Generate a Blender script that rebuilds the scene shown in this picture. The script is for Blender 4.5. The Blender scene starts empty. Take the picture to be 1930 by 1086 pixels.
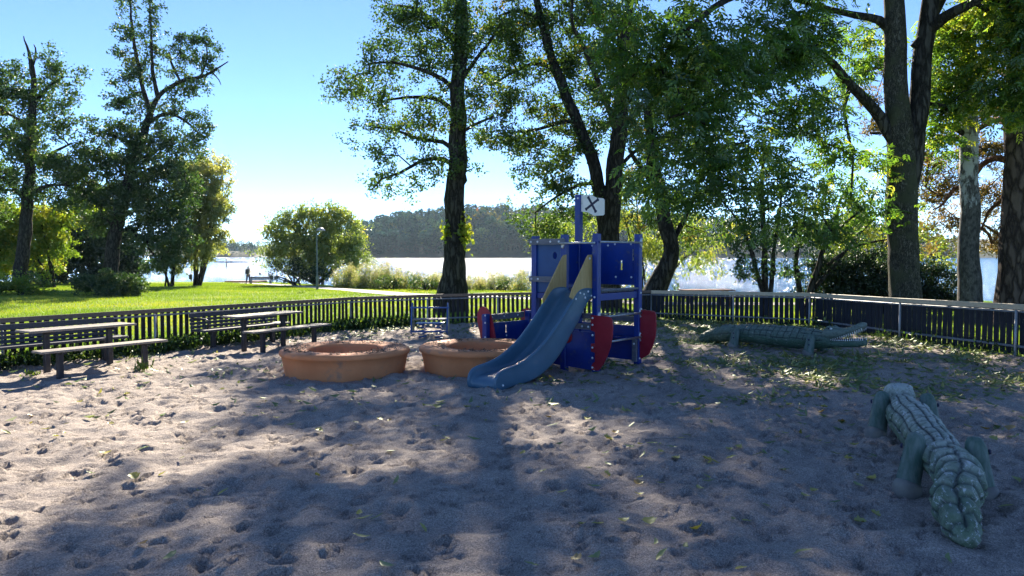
import bpy, math, random
import numpy as np
from mathutils import Vector, Matrix, noise as mnoise

# ------------------------------------------------------------------ camera, sky, sun, exposure
scene = bpy.context.scene
COL = scene.collection
F = 1447.0                                   # focal length in photograph pixels (width 1930)
EYE = 1.6
PITCH = math.atan(64 / F)
cam_d = bpy.data.cameras.new('camera')
cam_d.sensor_width = 36.0
cam_d.lens = 36.0 * F / 1930.0
cam_d.clip_start = 0.05
cam_d.clip_end = 9000
cam = bpy.data.objects.new('camera', cam_d)
COL.objects.link(cam)
cam.location = (0, 0, EYE)
cam.rotation_euler = (math.pi / 2 - PITCH, 0, 0)
scene.camera = cam

HAZE = 0.00006
SUN_EL, SUN_AZ = 29.0, -4.5                  # degrees; azimuth from +Y towards +X
world = bpy.data.worlds.new('World')
scene.world = world
world.use_nodes = True
wn = world.node_tree
wn.nodes.clear()
sky = wn.nodes.new('ShaderNodeTexSky')
sky.sky_type = 'NISHITA'
sky.sun_disc = False
sky.sun_elevation = math.radians(SUN_EL)
sky.sun_rotation = math.radians(SUN_AZ)
sky.altitude = 50
sky.air_density = 0.5
sky.dust_density = 0.0
sky.ozone_density = 5.0
bg = wn.nodes.new('ShaderNodeBackground')
bg.inputs['Strength'].default_value = 0.08
wo = wn.nodes.new('ShaderNodeOutputWorld')
wn.links.new(sky.outputs[0], bg.inputs[0])
wn.links.new(bg.outputs[0], wo.inputs[0])

sun_d = bpy.data.lights.new('sun', 'SUN')
sun_d.energy = 5.0
sun_d.angle = math.radians(0.53)
sun_d.color = (1.0, 0.89, 0.73)
sun = bpy.data.objects.new('sun', sun_d)
COL.objects.link(sun)
_e, _a = math.radians(SUN_EL), math.radians(SUN_AZ)
SUN_DIR = Vector((math.sin(_a) * math.cos(_e), math.cos(_a) * math.cos(_e), math.sin(_e)))
sun.rotation_euler = SUN_DIR.to_track_quat('Z', 'Y').to_euler()
sun.location = (0, 0, 60)

scene.view_settings.view_transform = 'Standard'
scene.view_settings.look = 'None'
scene.view_settings.gamma = 1
scene.view_settings.use_curve_mapping = False
scene.view_settings.exposure = 1.82
scene.render.engine = 'CYCLES'
cy = scene.cycles
cy.max_bounces = 8
cy.diffuse_bounces = 4
cy.glossy_bounces = 3
cy.transmission_bounces = 4
cy.volume_bounces = 0
cy.caustics_reflective = False
cy.caustics_refractive = False
cy.sample_clamp_indirect = 6
cy.use_denoising = True

# ------------------------------------------------------------------ helpers
rng = np.random.default_rng(7)
random.seed(7)


def ray(px, py):
    u = (px - 965) / F
    v = (543 - py) / F
    return (u, math.cos(PITCH) + v * math.sin(PITCH), -math.sin(PITCH) + v * math.cos(PITCH))


def W(px, py, Y):
    """point at distance Y ahead, seen at photograph pixel (px, py)"""
    r = ray(px, py)
    k = Y / r[1]
    return (r[0] * k, Y, EYE + r[2] * k)


WATER_Z = -1.9
SX = np.array([-200, -60, -30, -22, -12, -6, 0, 8, 15, 25, 60, 200], float)
SY = np.array([118, 112, 98, 84, 66, 56, 52, 45, 40, 36, 34, 34], float)


def land(x, y):
    x = np.asarray(x, float)
    y = np.asarray(y, float)
    z = -.012 * np.minimum(y, 45) + .008 * np.clip(x, -8, 10) - .024 * np.maximum(0, y - 45)
    ys = np.interp(x, SX, SY)
    t = np.clip((y - (ys - 9)) / 9, 0, 1)
    t = t * t * (3 - 2 * t)
    z = z * (1 - t) + np.minimum(z, WATER_Z - .05) * t
    z = z - 3 * np.clip((y - ys) / 18, 0, 1)
    return z


def gz(x, y):
    return float(land(x, y))


def G(px, py):
    """point of the ground seen at photograph pixel (px, py)"""
    r = ray(px, py)
    t = 8.0
    for _ in range(80):
        t = .5 * t + .5 * (gz(r[0] * t, r[1] * t) - EYE) / r[2]
    return (r[0] * t, r[1] * t, gz(r[0] * t, r[1] * t))


def tag(o, label=None, cat=None, group=None, kind=None):
    if label:
        o['label'] = label
    if cat:
        o['category'] = cat
    if group:
        o['group'] = group
    if kind:
        o['kind'] = kind
    return o


def empty(name, loc=(0, 0, 0), rz=0.0, label=None, cat=None, group=None):
    o = bpy.data.objects.new(name, None)
    o.empty_display_size = .2
    COL.objects.link(o)
    o.location = loc
    o.rotation_euler = (0, 0, rz)
    return tag(o, label, cat, group)


def link_mesh(name, me, parent=None):
    o = bpy.data.objects.new(name, me)
    COL.objects.link(o)
    if parent is not None:
        o.parent = parent
    return o


def np_mesh(name, V, Fc, mat=None, smooth=False, tint=None):
    """V (n,3); Fc (m,k) array of equal sized faces"""
    V = np.asarray(V, np.float32)
    Fc = np.asarray(Fc, np.int32)
    me = bpy.data.meshes.new(name)
    me.vertices.add(len(V))
    me.vertices.foreach_set('co', V.ravel())
    k = Fc.shape[1]
    me.loops.add(Fc.size)
    me.loops.foreach_set('vertex_index', Fc.ravel())
    me.polygons.add(len(Fc))
    me.polygons.foreach_set('loop_start', np.arange(0, Fc.size, k, dtype=np.int32))
    try:
        me.polygons.foreach_set('loop_total', np.full(len(Fc), k, np.int32))
    except Exception:
        pass
    if smooth:
        me.polygons.foreach_set('use_smooth', np.ones(len(Fc), bool))
    me.update(calc_edges=True)
    if tint is not None:
        at = me.attributes.new('tint', 'FLOAT', 'POINT')
        at.data.foreach_set('value', np.asarray(tint, np.float32))
    if mat:
        me.materials.append(mat)
    return me


class MB:
    """collects simple solids into one mesh"""
    def __init__(s):
        s.v = []
        s.f = []
        s.sm = []

    def add(s, vs, fs, smooth=False):
        o = len(s.v)
        s.v += [tuple(p) for p in vs]
        s.f += [tuple(i + o for i in f) for f in fs]
        s.sm += [smooth] * len(fs)
        return s

    def box(s, c, d, rz=0.0, bev=0.0, M=None):
        """box centre c, dimensions d; bev chamfers the long vertical + horizontal edges"""
        hx, hy, hz = d[0] / 2, d[1] / 2, d[2] / 2
        b = min(bev, hx * .9, hy * .9, hz * .9)
        if b <= 0:
            vs = [(x, y, z) for z in (-hz, hz) for x, y in ((-hx, -hy), (hx, -hy), (hx, hy), (-hx, hy))]
            fs = [(3, 2, 1, 0), (4, 5, 6, 7), (0, 1, 5, 4), (1, 2, 6, 5), (2, 3, 7, 6), (3, 0, 4, 7)]
        else:
            vs = []
            ring = lambda ex, ey, e: [(-ex + e, -ey), (ex - e, -ey), (ex, -ey + e), (ex, ey - e), (ex - e, ey), (-ex + e, ey), (-ex, ey - e), (-ex, -ey + e)]
            for z, i in ((-hz, b), (-hz + b, 0), (hz - b, 0), (hz, b)):
                for x, y in ring(hx - i, hy - i, b if i == 0 else b * .5):
                    vs.append((x, y, z))
            fs = [tuple(range(7, -1, -1)), tuple(range(24, 32))]
            for k in range(3):
                for j in range(8):
                    fs.append((k * 8 + j, k * 8 + (j + 1) % 8, (k + 1) * 8 + (j + 1) % 8, (k + 1) * 8 + j))
        cr, sr = math.cos(rz), math.sin(rz)
        out = []
        for x, y, z in vs:
            p = Vector((c[0] + x * cr - y * sr, c[1] + x * sr + y * cr, c[2] + z))
            if M is not None:
                p = M @ p
            out.append(p)
        return s.add(out, fs)

    def prism(s, pts, fn, t0, t1, holes=None):
        """polygon pts extruded; fn(u, v, t) -> xyz"""
        n = len(pts)
        vs = [fn(u, v, t0) for u, v in pts] + [fn(u, v, t1) for u, v in pts]
        fs = [tuple(range(n - 1, -1, -1)), tuple(range(n, 2 * n))]
        fs += [(i, (i + 1) % n, n + (i + 1) % n, n + i) for i in range(n)]
        return s.add(vs, fs)

    def tube(s, pts, r, n=8, caps=True, smooth=True):
        pts = [Vector(p) for p in pts]
        rs = r if hasattr(r, '__len__') else [r] * len(pts)
        vs, fs = [], []
        ref = None
        for i, p in enumerate(pts):
            a = pts[max(0, i - 1)]
            b = pts[min(len(pts) - 1, i + 1)]
            d = (b - a).normalized()
            if ref is None:
                ref = d.orthogonal().normalized()
            else:
                ref = (ref - d * ref.dot(d))
                ref = ref.normalized() if ref.length > 1e-5 else d.orthogonal().normalized()
            q = d.cross(ref)
            for k in range(n):
                an = 2 * math.pi * k / n
                vs.append(p + (ref * math.cos(an) + q * math.sin(an)) * rs[i])
        m = len(pts)
        for i in range(m - 1):
            for k in range(n):
                fs.append((i * n + k, i * n + (k + 1) % n, (i + 1) * n + (k + 1) % n, (i + 1) * n + k))
        s.add(vs, fs, smooth)
        if caps:
            o = len(s.v) - len(vs)
            s.f += [tuple(o + k for k in range(n - 1, -1, -1)), tuple(o + (m - 1) * n + k for k in range(n))]
            s.sm += [False, False]
        return s

    def lathe(s, prof, c=(0, 0, 0), n=16, smooth=True, M=None):
        vs, fs = [], []
        for r, z in prof:
            for k in range(n):
                an = 2 * math.pi * k / n
                p = Vector((c[0] + r * math.cos(an), c[1] + r * math.sin(an), c[2] + z))
                vs.append(M @ p if M is not None else p)
        for i in range(len(prof) - 1):
            for k in range(n):
                fs.append((i * n + k, i * n + (k + 1) % n, (i + 1) * n + (k + 1) % n, (i + 1) * n + k))
        return s.add(vs, fs, smooth)

    def mesh(s, name, mat):
        me = bpy.data.meshes.new(name)
        me.from_pydata([tuple(v) for v in s.v], [], s.f)
        me.polygons.foreach_set('use_smooth', s.sm)
        me.materials.append(mat)
        me.update()
        return me

    def build(s, name, mat, parent=None):
        return link_mesh(name, s.mesh(name, mat), parent)


def share(name, me, parent, loc=(0, 0, 0), rot=(0, 0, 0)):
    o = link_mesh(name, me, parent)
    o.location = loc
    o.rotation_euler = rot
    return o


def copy_tree(o, parent=None):
    c = o.copy()
    COL.objects.link(c)
    if parent is not None:
        c.parent = parent
    for ch in list(o.children):
        copy_tree(ch, c)
    return c


# ------------------------------------------------------------------ materials
def nodes_of(name):
    m = bpy.data.materials.new(name)
    m.use_nodes = True
    nt = m.node_tree
    nt.nodes.clear()
    out = nt.nodes.new('ShaderNodeOutputMaterial')
    return m, nt, out


def N(nt, kind, **kw):
    n = nt.nodes.new(kind)
    for k, v in kw.items():
        if hasattr(n, k):
            setattr(n, k, v)
        else:
            n.inputs[k.replace('_', ' ')].default_value = v
    return n


def noise(nt, vec, scale, detail=4, rough=.55, dist=0):
    n = nt.nodes.new('ShaderNodeTexNoise')
    n.inputs['Scale'].default_value = scale
    n.inputs['Detail'].default_value = detail
    n.inputs['Roughness'].default_value = rough
    n.inputs['Distortion'].default_value = dist
    if vec is not None:
        nt.links.new(vec, n.inputs['Vector'])
    return n


def ramp(nt, fac, stops):
    r = nt.nodes.new('ShaderNodeValToRGB')
    el = r.color_ramp.elements
    while len(el) < len(stops):
        el.new(.5)
    for e, (p, c) in zip(el, stops):
        e.position = p
        e.color = (*c, 1) if len(c) == 3 else c
    nt.links.new(fac, r.inputs[0])
    return r


def mixc(nt, fac, a, b, mode='MIX'):
    m = nt.nodes.new('ShaderNodeMix')
    m.data_type = 'RGBA'
    m.blend_type = mode
    for sock, v in ((m.inputs[0], fac), (m.inputs[6], a), (m.inputs[7], b)):
        if hasattr(v, 'is_linked') or hasattr(v, 'links'):
            nt.links.new(v, sock)
        elif isinstance(v, (int, float)):
            sock.default_value = v
        else:
            sock.default_value = (*v, 1)
    return m.outputs[2]


def mapped(nt, coord='Object', scale=(1, 1, 1)):
    tc = nt.nodes.new('ShaderNodeTexCoord')
    mp = nt.nodes.new('ShaderNodeMapping')
    mp.inputs['Scale'].default_value = scale
    nt.links.new(tc.outputs[coord], mp.inputs[0])
    return mp.outputs[0]


def bump(nt, h, strength, dist, bsdf):
    b = nt.nodes.new('ShaderNodeBump')
    b.inputs['Strength'].default_value = strength
    b.inputs['Distance'].default_value = dist
    nt.links.new(h, b.inputs['Height'])
    nt.links.new(b.outputs[0], bsdf.inputs['Normal'])
    return b


def surf(name, c1, c2, scale=4.0, rough=.6, bump_s=.3, bump_d=.01, stretch=(1, 1, 1), metallic=0.0, dirt=None, coat=0, spec=.4, lo=.35, hi=.65, fine=None):
    """painted / wooden / metal surface with two colours, fine bump and optional dirt colour"""
    m, nt, out = nodes_of(name)
    b = N(nt, 'ShaderNodeBsdfPrincipled')
    v = mapped(nt, 'Object', stretch)
    n1 = noise(nt, v, scale, 6, .6)
    col = ramp(nt, n1.outputs[0], [(lo, c1), (hi, c2)]).outputs[0]
    if dirt:
        v2 = mapped(nt, 'Object')
        n2 = noise(nt, v2, dirt[1], 7, .65)
        f = ramp(nt, n2.outputs[0], [(dirt[2], (0, 0, 0)), (min(1, dirt[2] + .15), (1, 1, 1))]).outputs[0]
        col = mixc(nt, f, col, dirt[0])
    nt.links.new(col, b.inputs['Base Color'])
    n3 = noise(nt, v, fine or scale * 6, 4, .6)
    r = nt.nodes.new('ShaderNodeMapRange')
    r.inputs[3].default_value = max(0, rough - .12)
    r.inputs[4].default_value = min(1, rough + .12)
    nt.links.new(n3.outputs[0], r.inputs[0])
    nt.links.new(r.outputs[0], b.inputs['Roughness'])
    b.inputs['Metallic'].default_value = metallic
    b.inputs['Specular IOR Level'].default_value = spec
    if coat:
        b.inputs['Coat Weight'].default_value = coat
        b.inputs['Coat Roughness'].default_value = .2
    if bump_s:
        bump(nt, n3.outputs[0], bump_s, bump_d, b)
    nt.links.new(b.outputs[0], out.inputs[0])
    return m


def leafmat(name, stops, trans=.45, gloss=.06, tboost=2.6, tblue=.4):
    """leaf: diffuse + translucent + a little gloss; per leaf colour from the tint attribute"""
    m, nt, out = nodes_of(name)
    at = N(nt, 'ShaderNodeAttribute')
    at.attribute_name = 'tint'
    cr = ramp(nt, at.outputs['Fac'], stops)
    d = N(nt, 'ShaderNodeBsdfDiffuse')
    t = N(nt, 'ShaderNodeBsdfTranslucent')
    g = N(nt, 'ShaderNodeBsdfGlossy')
    g.inputs['Roughness'].default_value = .45
    g.inputs['Color'].default_value = (.8, .85, .8, 1)
    nt.links.new(cr.outputs[0], d.inputs[0])
    tc = mixc(nt, 1.0, cr.outputs[0], (tboost * 1.0, tboost, tboost * tblue), 'MULTIPLY')
    nt.links.new(tc, t.inputs[0])
    a = N(nt, 'ShaderNodeMixShader')
    a.inputs[0].default_value = trans
    nt.links.new(d.outputs[0], a.inputs[1])
    nt.links.new(t.outputs[0], a.inputs[2])
    b = N(nt, 'ShaderNodeMixShader')
    b.inputs[0].default_value = gloss
    nt.links.new(a.outputs[0], b.inputs[1])
    nt.links.new(g.outputs[0], b.inputs[2])
    nt.links.new(b.outputs[0], out.inputs[0])
    return m


M = {}
M['blue'] = surf('blue_paint', (.002, .022, .18), (.003, .034, .25), 3, .38, .12, .002, dirt=((.07, .08, .13), 9, .58), spec=.5)
M['blue_light'] = surf('light_blue_panel', (.01, .055, .19), (.015, .075, .24), 3, .4, .1, .002, dirt=((.07, .1, .16), 8, .66))
M['slide'] = surf('slide_plastic', (.055, .12, .18), (.07, .15, .22), 2.5, .33, .1, .002, dirt=((.12, .17, .22), 5, .6), spec=.5, coat=.15)
M['red'] = surf('red_panel', (.25, .012, .025), (.33, .02, .035), 4, .42, .12, .002, dirt=((.22, .08, .08), 12, .6))
M['grey_board'] = surf('grey_board', (.09, .1, .13), (.16, .17, .2), 5, .55, .3, .003, stretch=(1, 6, 6))
M['plywood'] = surf('yellow_plywood', (.42, .27, .09), (.52, .36, .15), 3, .5, .25, .002, stretch=(1, 8, 1.2), dirt=((.22, .16, .08), 6, .62))
M['steel'] = surf('galvanised_steel', (.35, .37, .4), (.5, .52, .55), 20, .4, .1, .001, metallic=.85)
M['bolt'] = surf('bolt_cap', (.6, .62, .65), (.72, .74, .76), 20, .35, .05, .001)
M['white_panel'] = surf('white_panel', (.68, .68, .62), (.78, .78, .74), 6, .45, .1, .001, dirt=((.45, .46, .35), 7, .6))
M['ink'] = surf('dark_ink', (.01, .012, .04), (.02, .02, .06), 6, .5, .05, .001)
M['slat'] = surf('dark_stained_slat', (.007, .008, .012), (.02, .022, .03), 7, .6, .5, .004, stretch=(6, 6, 1), spec=.3)
M['slat_blue'] = surf('blue_black_slat', (.005, .008, .016), (.012, .017, .032), 7, .6, .5, .004, stretch=(6, 6, 1), spec=.3)
M['rail_brown'] = surf('brown_top_rail', (.13, .095, .07), (.2, .15, .11), 5, .6, .4, .004, stretch=(4, 4, 9))
M['rail_tan'] = surf('tan_top_rail', (.5, .42, .29), (.62, .52, .37), 5, .6, .35, .004, stretch=(4, 4, 9), dirt=((.2, .18, .13), 3, .66))
M['rail_metal'] = surf('painted_metal_rail', (.12, .14, .17), (.2, .23, .27), 12, .5, .1, .002)
M['post_metal'] = surf('pale_metal_post', (.3, .32, .34), (.42, .44, .46), 12, .45, .1, .002, metallic=.3)
M['wood_grey'] = surf('weathered_wood', (.17, .15, .13), (.33, .29, .24), 5, .7, .6, .004, stretch=(9, 1, 9), dirt=((.1, .1, .08), 14, .62))
M['wood_dark'] = surf('dark_board', (.035, .04, .05), (.08, .085, .1), 5, .6, .5, .004, stretch=(9, 1, 9))
M['black_steel'] = surf('black_steel', (.015, .017, .022), (.035, .037, .045), 15, .5, .2, .002)
M['terracotta'] = surf('terracotta_concrete', (.58, .21, .085), (.68, .27, .115), 2.2, .75, .35, .004, dirt=((.34, .19, .13), 4, .57), spec=.25, fine=60)
M['bark_dark'] = None


def barkmat(name, c1, c2, scale=6, stretch=(1, 1, .25), dist=.05, moss=None):
    m, nt, out = nodes_of(name)
    b = N(nt, 'ShaderNodeBsdfPrincipled')
    v = mapped(nt, 'Object', stretch)
    vo = N(nt, 'ShaderNodeTexVoronoi')
    vo.feature = 'DISTANCE_TO_EDGE'
    vo.inputs['Scale'].default_value = scale
    nz = noise(nt, v, scale * .8, 6, .65)
    wob = nt.nodes.new('ShaderNodeVectorMath')
    wob.operation = 'ADD'
    sc = nt.nodes.new('ShaderNodeVectorMath')
    sc.operation = 'SCALE'
    sc.inputs['Scale'].default_value = .35
    nt.links.new(nz.outputs['Color'], sc.inputs[0])
    nt.links.new(v, wob.inputs[0])
    nt.links.new(sc.outputs[0], wob.inputs[1])
    nt.links.new(wob.outputs[0], vo.inputs['Vector'])
    edge = ramp(nt, vo.outputs['Distance'], [(0, (0, 0, 0)), (.22, (1, 1, 1))]).outputs[0]
    col = ramp(nt, nz.outputs[0], [(.3, c1), (.7, c2)]).outputs[0]
    col = mixc(nt, edge, tuple(k * .45 for k in c1), col)
    if moss:
        n2 = noise(nt, mapped(nt), 1.6, 5, .6)
        f = ramp(nt, n2.outputs[0], [(.5, (0, 0, 0)), (.62, (1, 1, 1))]).outputs[0]
        col = mixc(nt, f, col, moss)
    nt.links.new(col, b.inputs['Base Color'])
    b.inputs['Roughness'].default_value = .9
    b.inputs['Specular IOR Level'].default_value = .15
    h = mixc(nt, .4, edge, nz.outputs['Color'])
    bump(nt, h, .9, dist, b)
    nt.links.new(b.outputs[0], out.inputs[0])
    return m


M['bark_dark'] = barkmat('dark_bark', (.035, .032, .028), (.09, .082, .07), 7)
M['bark_ash'] = barkmat('grey_ash_bark', (.05, .047, .038), (.19, .175, .14), 16, (1, 1, .4), .025, moss=(.08, .085, .05))
M['bark_pine'] = barkmat('plated_pine_bark', (.07, .05, .042), (.15, .11, .09), 5.5, (1, 1, .3), .07)
M['bark_red'] = barkmat('reddish_pine_bark', (.16, .075, .045), (.26, .13, .08), 7, (1, 1, .6), .03)


def birchmat():
    m, nt, out = nodes_of('birch_bark')
    b = N(nt, 'ShaderNodeBsdfPrincipled')
    v = mapped(nt, 'Object', (1.2, 1.2, 7))
    n1 = noise(nt, v, 2.2, 6, .7, .4)
    v2 = mapped(nt, 'Object', (1, 1, .5))
    n2 = noise(nt, v2, 5.5, 8, .7, .5)
    n6 = noise(nt, v2, 14, 6, .7)
    tc = nt.nodes.new('ShaderNodeTexCoord')
    sp = nt.nodes.new('ShaderNodeSeparateXYZ')
    nt.links.new(tc.outputs['Object'], sp.inputs[0])
    mr = nt.nodes.new('ShaderNodeMapRange')      # rough black bark low on the stem, white higher up
    mr.inputs[1].default_value = 1.4
    mr.inputs[2].default_value = 3.4
    mr.inputs[3].default_value = .36
    mr.inputs[4].default_value = .04
    nt.links.new(sp.outputs[2], mr.inputs[0])
    ad = nt.nodes.new('ShaderNodeMath')
    ad.operation = 'ADD'
    nt.links.new(n2.outputs[0], ad.inputs[0])
    nt.links.new(mr.outputs[0], ad.inputs[1])
    patch = ramp(nt, ad.outputs[0], [(.52, (0, 0, 0)), (.6, (1, 1, 1))]).outputs[0]
    dash = ramp(nt, n1.outputs[0], [(.6, (0, 0, 0)), (.66, (1, 1, 1))]).outputs[0]
    col = mixc(nt, dash, (.36, .36, .35), (.05, .047, .045))
    dk = ramp(nt, n6.outputs[0], [(.4, (.02, .018, .016)), (.62, (.1, .095, .085)), (.72, (.28, .28, .26))]).outputs[0]
    col = mixc(nt, patch, col, dk)
    nt.links.new(col, b.inputs['Base Color'])
    b.inputs['Roughness'].default_value = .8
    bump(nt, mixc(nt, .5, n1.outputs['Color'], patch), .7, .03, b)
    nt.links.new(b.outputs[0], out.inputs[0])
    return m


M['bark_birch'] = birchmat()
M['leaf_alder'] = leafmat('alder_leaves', [(0, (.022, .05, .016)), (.6, (.05, .095, .022)), (.92, (.1, .14, .03)), (1, (.17, .12, .035))], .4)
M['leaf_oak'] = leafmat('dark_leaves', [(0, (.016, .04, .014)), (.7, (.035, .075, .02)), (1, (.08, .11, .03))], .35)
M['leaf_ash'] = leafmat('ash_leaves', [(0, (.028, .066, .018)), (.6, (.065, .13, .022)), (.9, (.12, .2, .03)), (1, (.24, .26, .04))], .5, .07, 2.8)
M['leaf_lime'] = leafmat('light_green_leaves', [(0, (.07, .13, .02)), (.6, (.15, .23, .03)), (1, (.28, .28, .04))], .5, .04, 1.8)
M['leaf_yellow'] = leafmat('yellowing_leaves', [(0, (.09, .14, .035)), (.5, (.17, .22, .05)), (.85, (.27, .28, .06)), (1, (.33, .28, .06))], .5, .1, 2.2)
M['leaf_willow'] = leafmat('willow_leaves', [(0, (.12, .16, .06)), (.5, (.2, .23, .09)), (1, (.32, .31, .15))], .5, .08, 2.2)
M['leaf_pine'] = leafmat('autumn_pine_needles', [(0, (.07, .08, .03)), (.45, (.16, .12, .04)), (1, (.32, .2, .08))], .4, .06, 1.5)
M['leaf_hedge'] = leafmat('dark_hedge_leaves', [(0, (.008, .02, .01)), (.7, (.018, .04, .014)), (1, (.04, .07, .02))], .25)
M['leaf_reed'] = leafmat('lakeside_plants', [(0, (.07, .12, .03)), (.5, (.16, .22, .06)), (.8, (.28, .29, .13)), (1, (.5, .43, .33))], .45, .06, 1.4)
M['leaf_far'] = leafmat('far_forest_foliage', [(0, (.006, .024, .022)), (.4, (.011, .042, .032)), (.62, (.026, .07, .038)), (.8, (.06, .1, .035)), (.92, (.22, .17, .02)), (1, (.4, .09, .02))], .2, .0, 1.8, 1.3)
M['leaf_fallen'] = leafmat('fallen_leaf_colours', [(0, (.11, .17, .05)), (.5, (.24, .27, .08)), (.85, (.42, .36, .07)), (1, (.28, .13, .05))], .25, .1, 1.2)
M['grass'] = leafmat('grass_blades', [(0, (.10, .17, .018)), (.6, (.17, .25, .022)), (1, (.3, .31, .05))], .45, .05, 1.7)
M['weed'] = leafmat('weed_leaves', [(0, (.02, .05, .014)), (.7, (.05, .1, .02)), (1, (.18, .25, .04))], .4, .05, 1.6)

# ------------------------------------------------------------------ the ground
LINE = [(-10.3, 8.25), (-8.04, 12.06), (-3.98, 18.9), (-2.23, 20.2), (-.39, 20.9), (2.0, 21.6), (3.96, 21.8),
        (5.82, 20.15), (7.3, 18.8), (7.8, 15.4), (8.36, 12.7), (8.9, 10.0)]


def inside_sand(x, y):
    """True inside the fence line (open towards the camera)"""
    poly = [(-14, -4)] + [(-12.5, 4.5)] + LINE + [(10.4, 3.0), (13, -4)]
    c = np.zeros(x.shape, bool)
    n = len(poly)
    j = n - 1
    for i in range(n):
        xi, yi = poly[i]
        xj, yj = poly[j]
        cond = ((yi > y) != (yj > y)) & (x < (xj - xi) * (y - yi) / (yj - yi + 1e-12) + xi)
        c ^= cond
        j = i
    return c


def vnoise(x, y, s, seed):
    """smooth value noise on arrays"""
    r = np.random.default_rng(seed)
    T = r.random((257, 257))
    X = x / s + 91.3
    Y = y / s + 57.1
    xi = np.floor(X).astype(int)
    yi = np.floor(Y).astype(int)
    fx = X - xi
    fy = Y - yi
    fx = fx * fx * (3 - 2 * fx)
    fy = fy * fy * (3 - 2 * fy)
    g = lambda a, b: T[a % 257, b % 257]
    return (g(xi, yi) * (1 - fx) * (1 - fy) + g(xi + 1, yi) * fx * (1 - fy) + g(xi, yi + 1) * (1 - fx) * fy + g(xi + 1, yi + 1) * fx * fy) - .5


def build_sand():
    xs = np.arange(-13, 13.01, .03)
    ys = [-3.5]
    while ys[-1] < 22.3:
        y = ys[-1]
        ys.append(y + (.06 if y < 1.5 else .022 + .003 * max(0, y - 2)))
    ys = np.array(ys)
    X, Y = np.meshgrid(xs, ys)
    H = np.zeros_like(X)
    for s, a, sd in ((2.6, .05, 1), (.9, .04, 2), (.42, .035, 3), (.2, .046, 4), (.115, .04, 5)):
        H += a * vnoise(X, Y, s, sd)
    # dimples left by feet
    r = np.random.default_rng(11)
    n = 24000
    cx = r.uniform(-12, 12, n)
    cy_ = r.uniform(1.0, 20, n) ** 1.0
    for k in range(n):
        x0, y0 = cx[k], cy_[k]
        a = .024 + .05 * r.random() ** 1.8
        b = a * r.uniform(.45, .85)
        dep = r.uniform(.014, .058) * min(1, a / .052)
        if x0 > 4 and y0 > 8:
            dep *= .4
        th = r.uniform(0, math.pi)
        R = a * 2.6
        i0, i1 = np.searchsorted(ys, [y0 - R, y0 + R])
        j0, j1 = np.searchsorted(xs, [x0 - R, x0 + R])
        if i1 <= i0 or j1 <= j0:
            continue
        dx = X[i0:i1, j0:j1] - x0
        dy = Y[i0:i1, j0:j1] - y0
        u = (dx * math.cos(th) + dy * math.sin(th)) / a
        v = (-dx * math.sin(th) + dy * math.cos(th)) / b
        d = np.sqrt(u * u + v * v)
        H[i0:i1, j0:j1] += -dep * (lambda q: q * q * (3 - 2 * q))(np.clip((1.2 - d) / .8, 0, 1)) + dep * .4 * np.exp(-((d - 1.35) / .28) ** 2)
    # settle under the things that stand here
    Z = land(X, Y) + H
    keep = inside_sand(X, Y) & (np.abs(X) < .82 * np.maximum(Y, 0) + 3.2)
    ny, nx = X.shape
    idx = np.arange(ny * nx).reshape(ny, nx)
    q = np.stack([idx[:-1, :-1], idx[:-1, 1:], idx[1:, 1:], idx[1:, :-1]], -1).reshape(-1, 4)
    kk = (keep[:-1, :-1] & keep[1:, 1:]).ravel()
    q = q[kk]
    V = np.stack([X.ravel(), Y.ravel(), Z.ravel()], -1)
    used = np.zeros(len(V), bool)
    used[q.ravel()] = True
    mp = np.cumsum(used) - 1
    return np_mesh('sand', V[used], mp[q], smooth=True), (xs, ys, Z)


def sandmat():
    m, nt, out = nodes_of('grey_gravel_sand')
    b = N(nt, 'ShaderNodeBsdfPrincipled')
    v = mapped(nt)
    big = noise(nt, v, .7, 5, .6)
    mid = noise(nt, v, 14, 6, .65)
    fine = noise(nt, v, 160, 3, .8)
    vo = N(nt, 'ShaderNodeTexVoronoi')
    vo.inputs['Scale'].default_value = 130
    nt.links.new(v, vo.inputs['Vector'])
    c = ramp(nt, big.outputs[0], [(.3, (.4, .355, .32)), (.7, (.5, .445, .395))]).outputs[0]
    c = mixc(nt, ramp(nt, mid.outputs[0], [(.35, (.0, .0, .0)), (.75, (.6, .6, .6))]).outputs[0], c, (.33, .29, .27))
    g = ramp(nt, fine.outputs[0], [(.34, (.35, .35, .35)), (.52, (1, 1, 1)), (.66, (1.0, 1.0, 1.0)), (.74, (2.2, 2.1, 2.0))]).outputs[0]
    c = mixc(nt, 1.0, c, g, 'MULTIPLY')
    # single stones, each its own grey
    gs = ramp(nt, vo.outputs['Color'], [(.2, (.6, .58, .58)), (.8, (1.3, 1.25, 1.2))]).outputs[0]
    c = mixc(nt, .8, c, gs, 'MULTIPLY')
    nt.links.new(c, b.inputs['Base Color'])
    b.inputs['Roughness'].default_value = .95
    b.inputs['Specular IOR Level'].default_value = .15
    m1 = nt.nodes.new('ShaderNodeMath')
    m1.operation = 'MULTIPLY_ADD'
    m1.inputs[1].default_value = .25
    nt.links.new(vo.outputs['Distance'], m1.inputs[0])
    nt.links.new(fine.outputs[0], m1.inputs[2])
    b1 = bump(nt, m1.outputs[0], .8, .008, b)
    b2 = nt.nodes.new('ShaderNodeBump')
    b2.inputs['Strength'].default_value = .8
    b2.inputs['Distance'].default_value = .045
    nt.links.new(mid.outputs[0], b2.inputs['Height'])
    nt.links.new(b2.outputs[0], b1.inputs['Normal'])
    nt.links.new(b.outputs[0], out.inputs[0])
    return m


me, (SXS, SYS, SZ) = build_sand()
me.materials.append(sandmat())
tag(link_mesh('sand', me), kind='structure')


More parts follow.
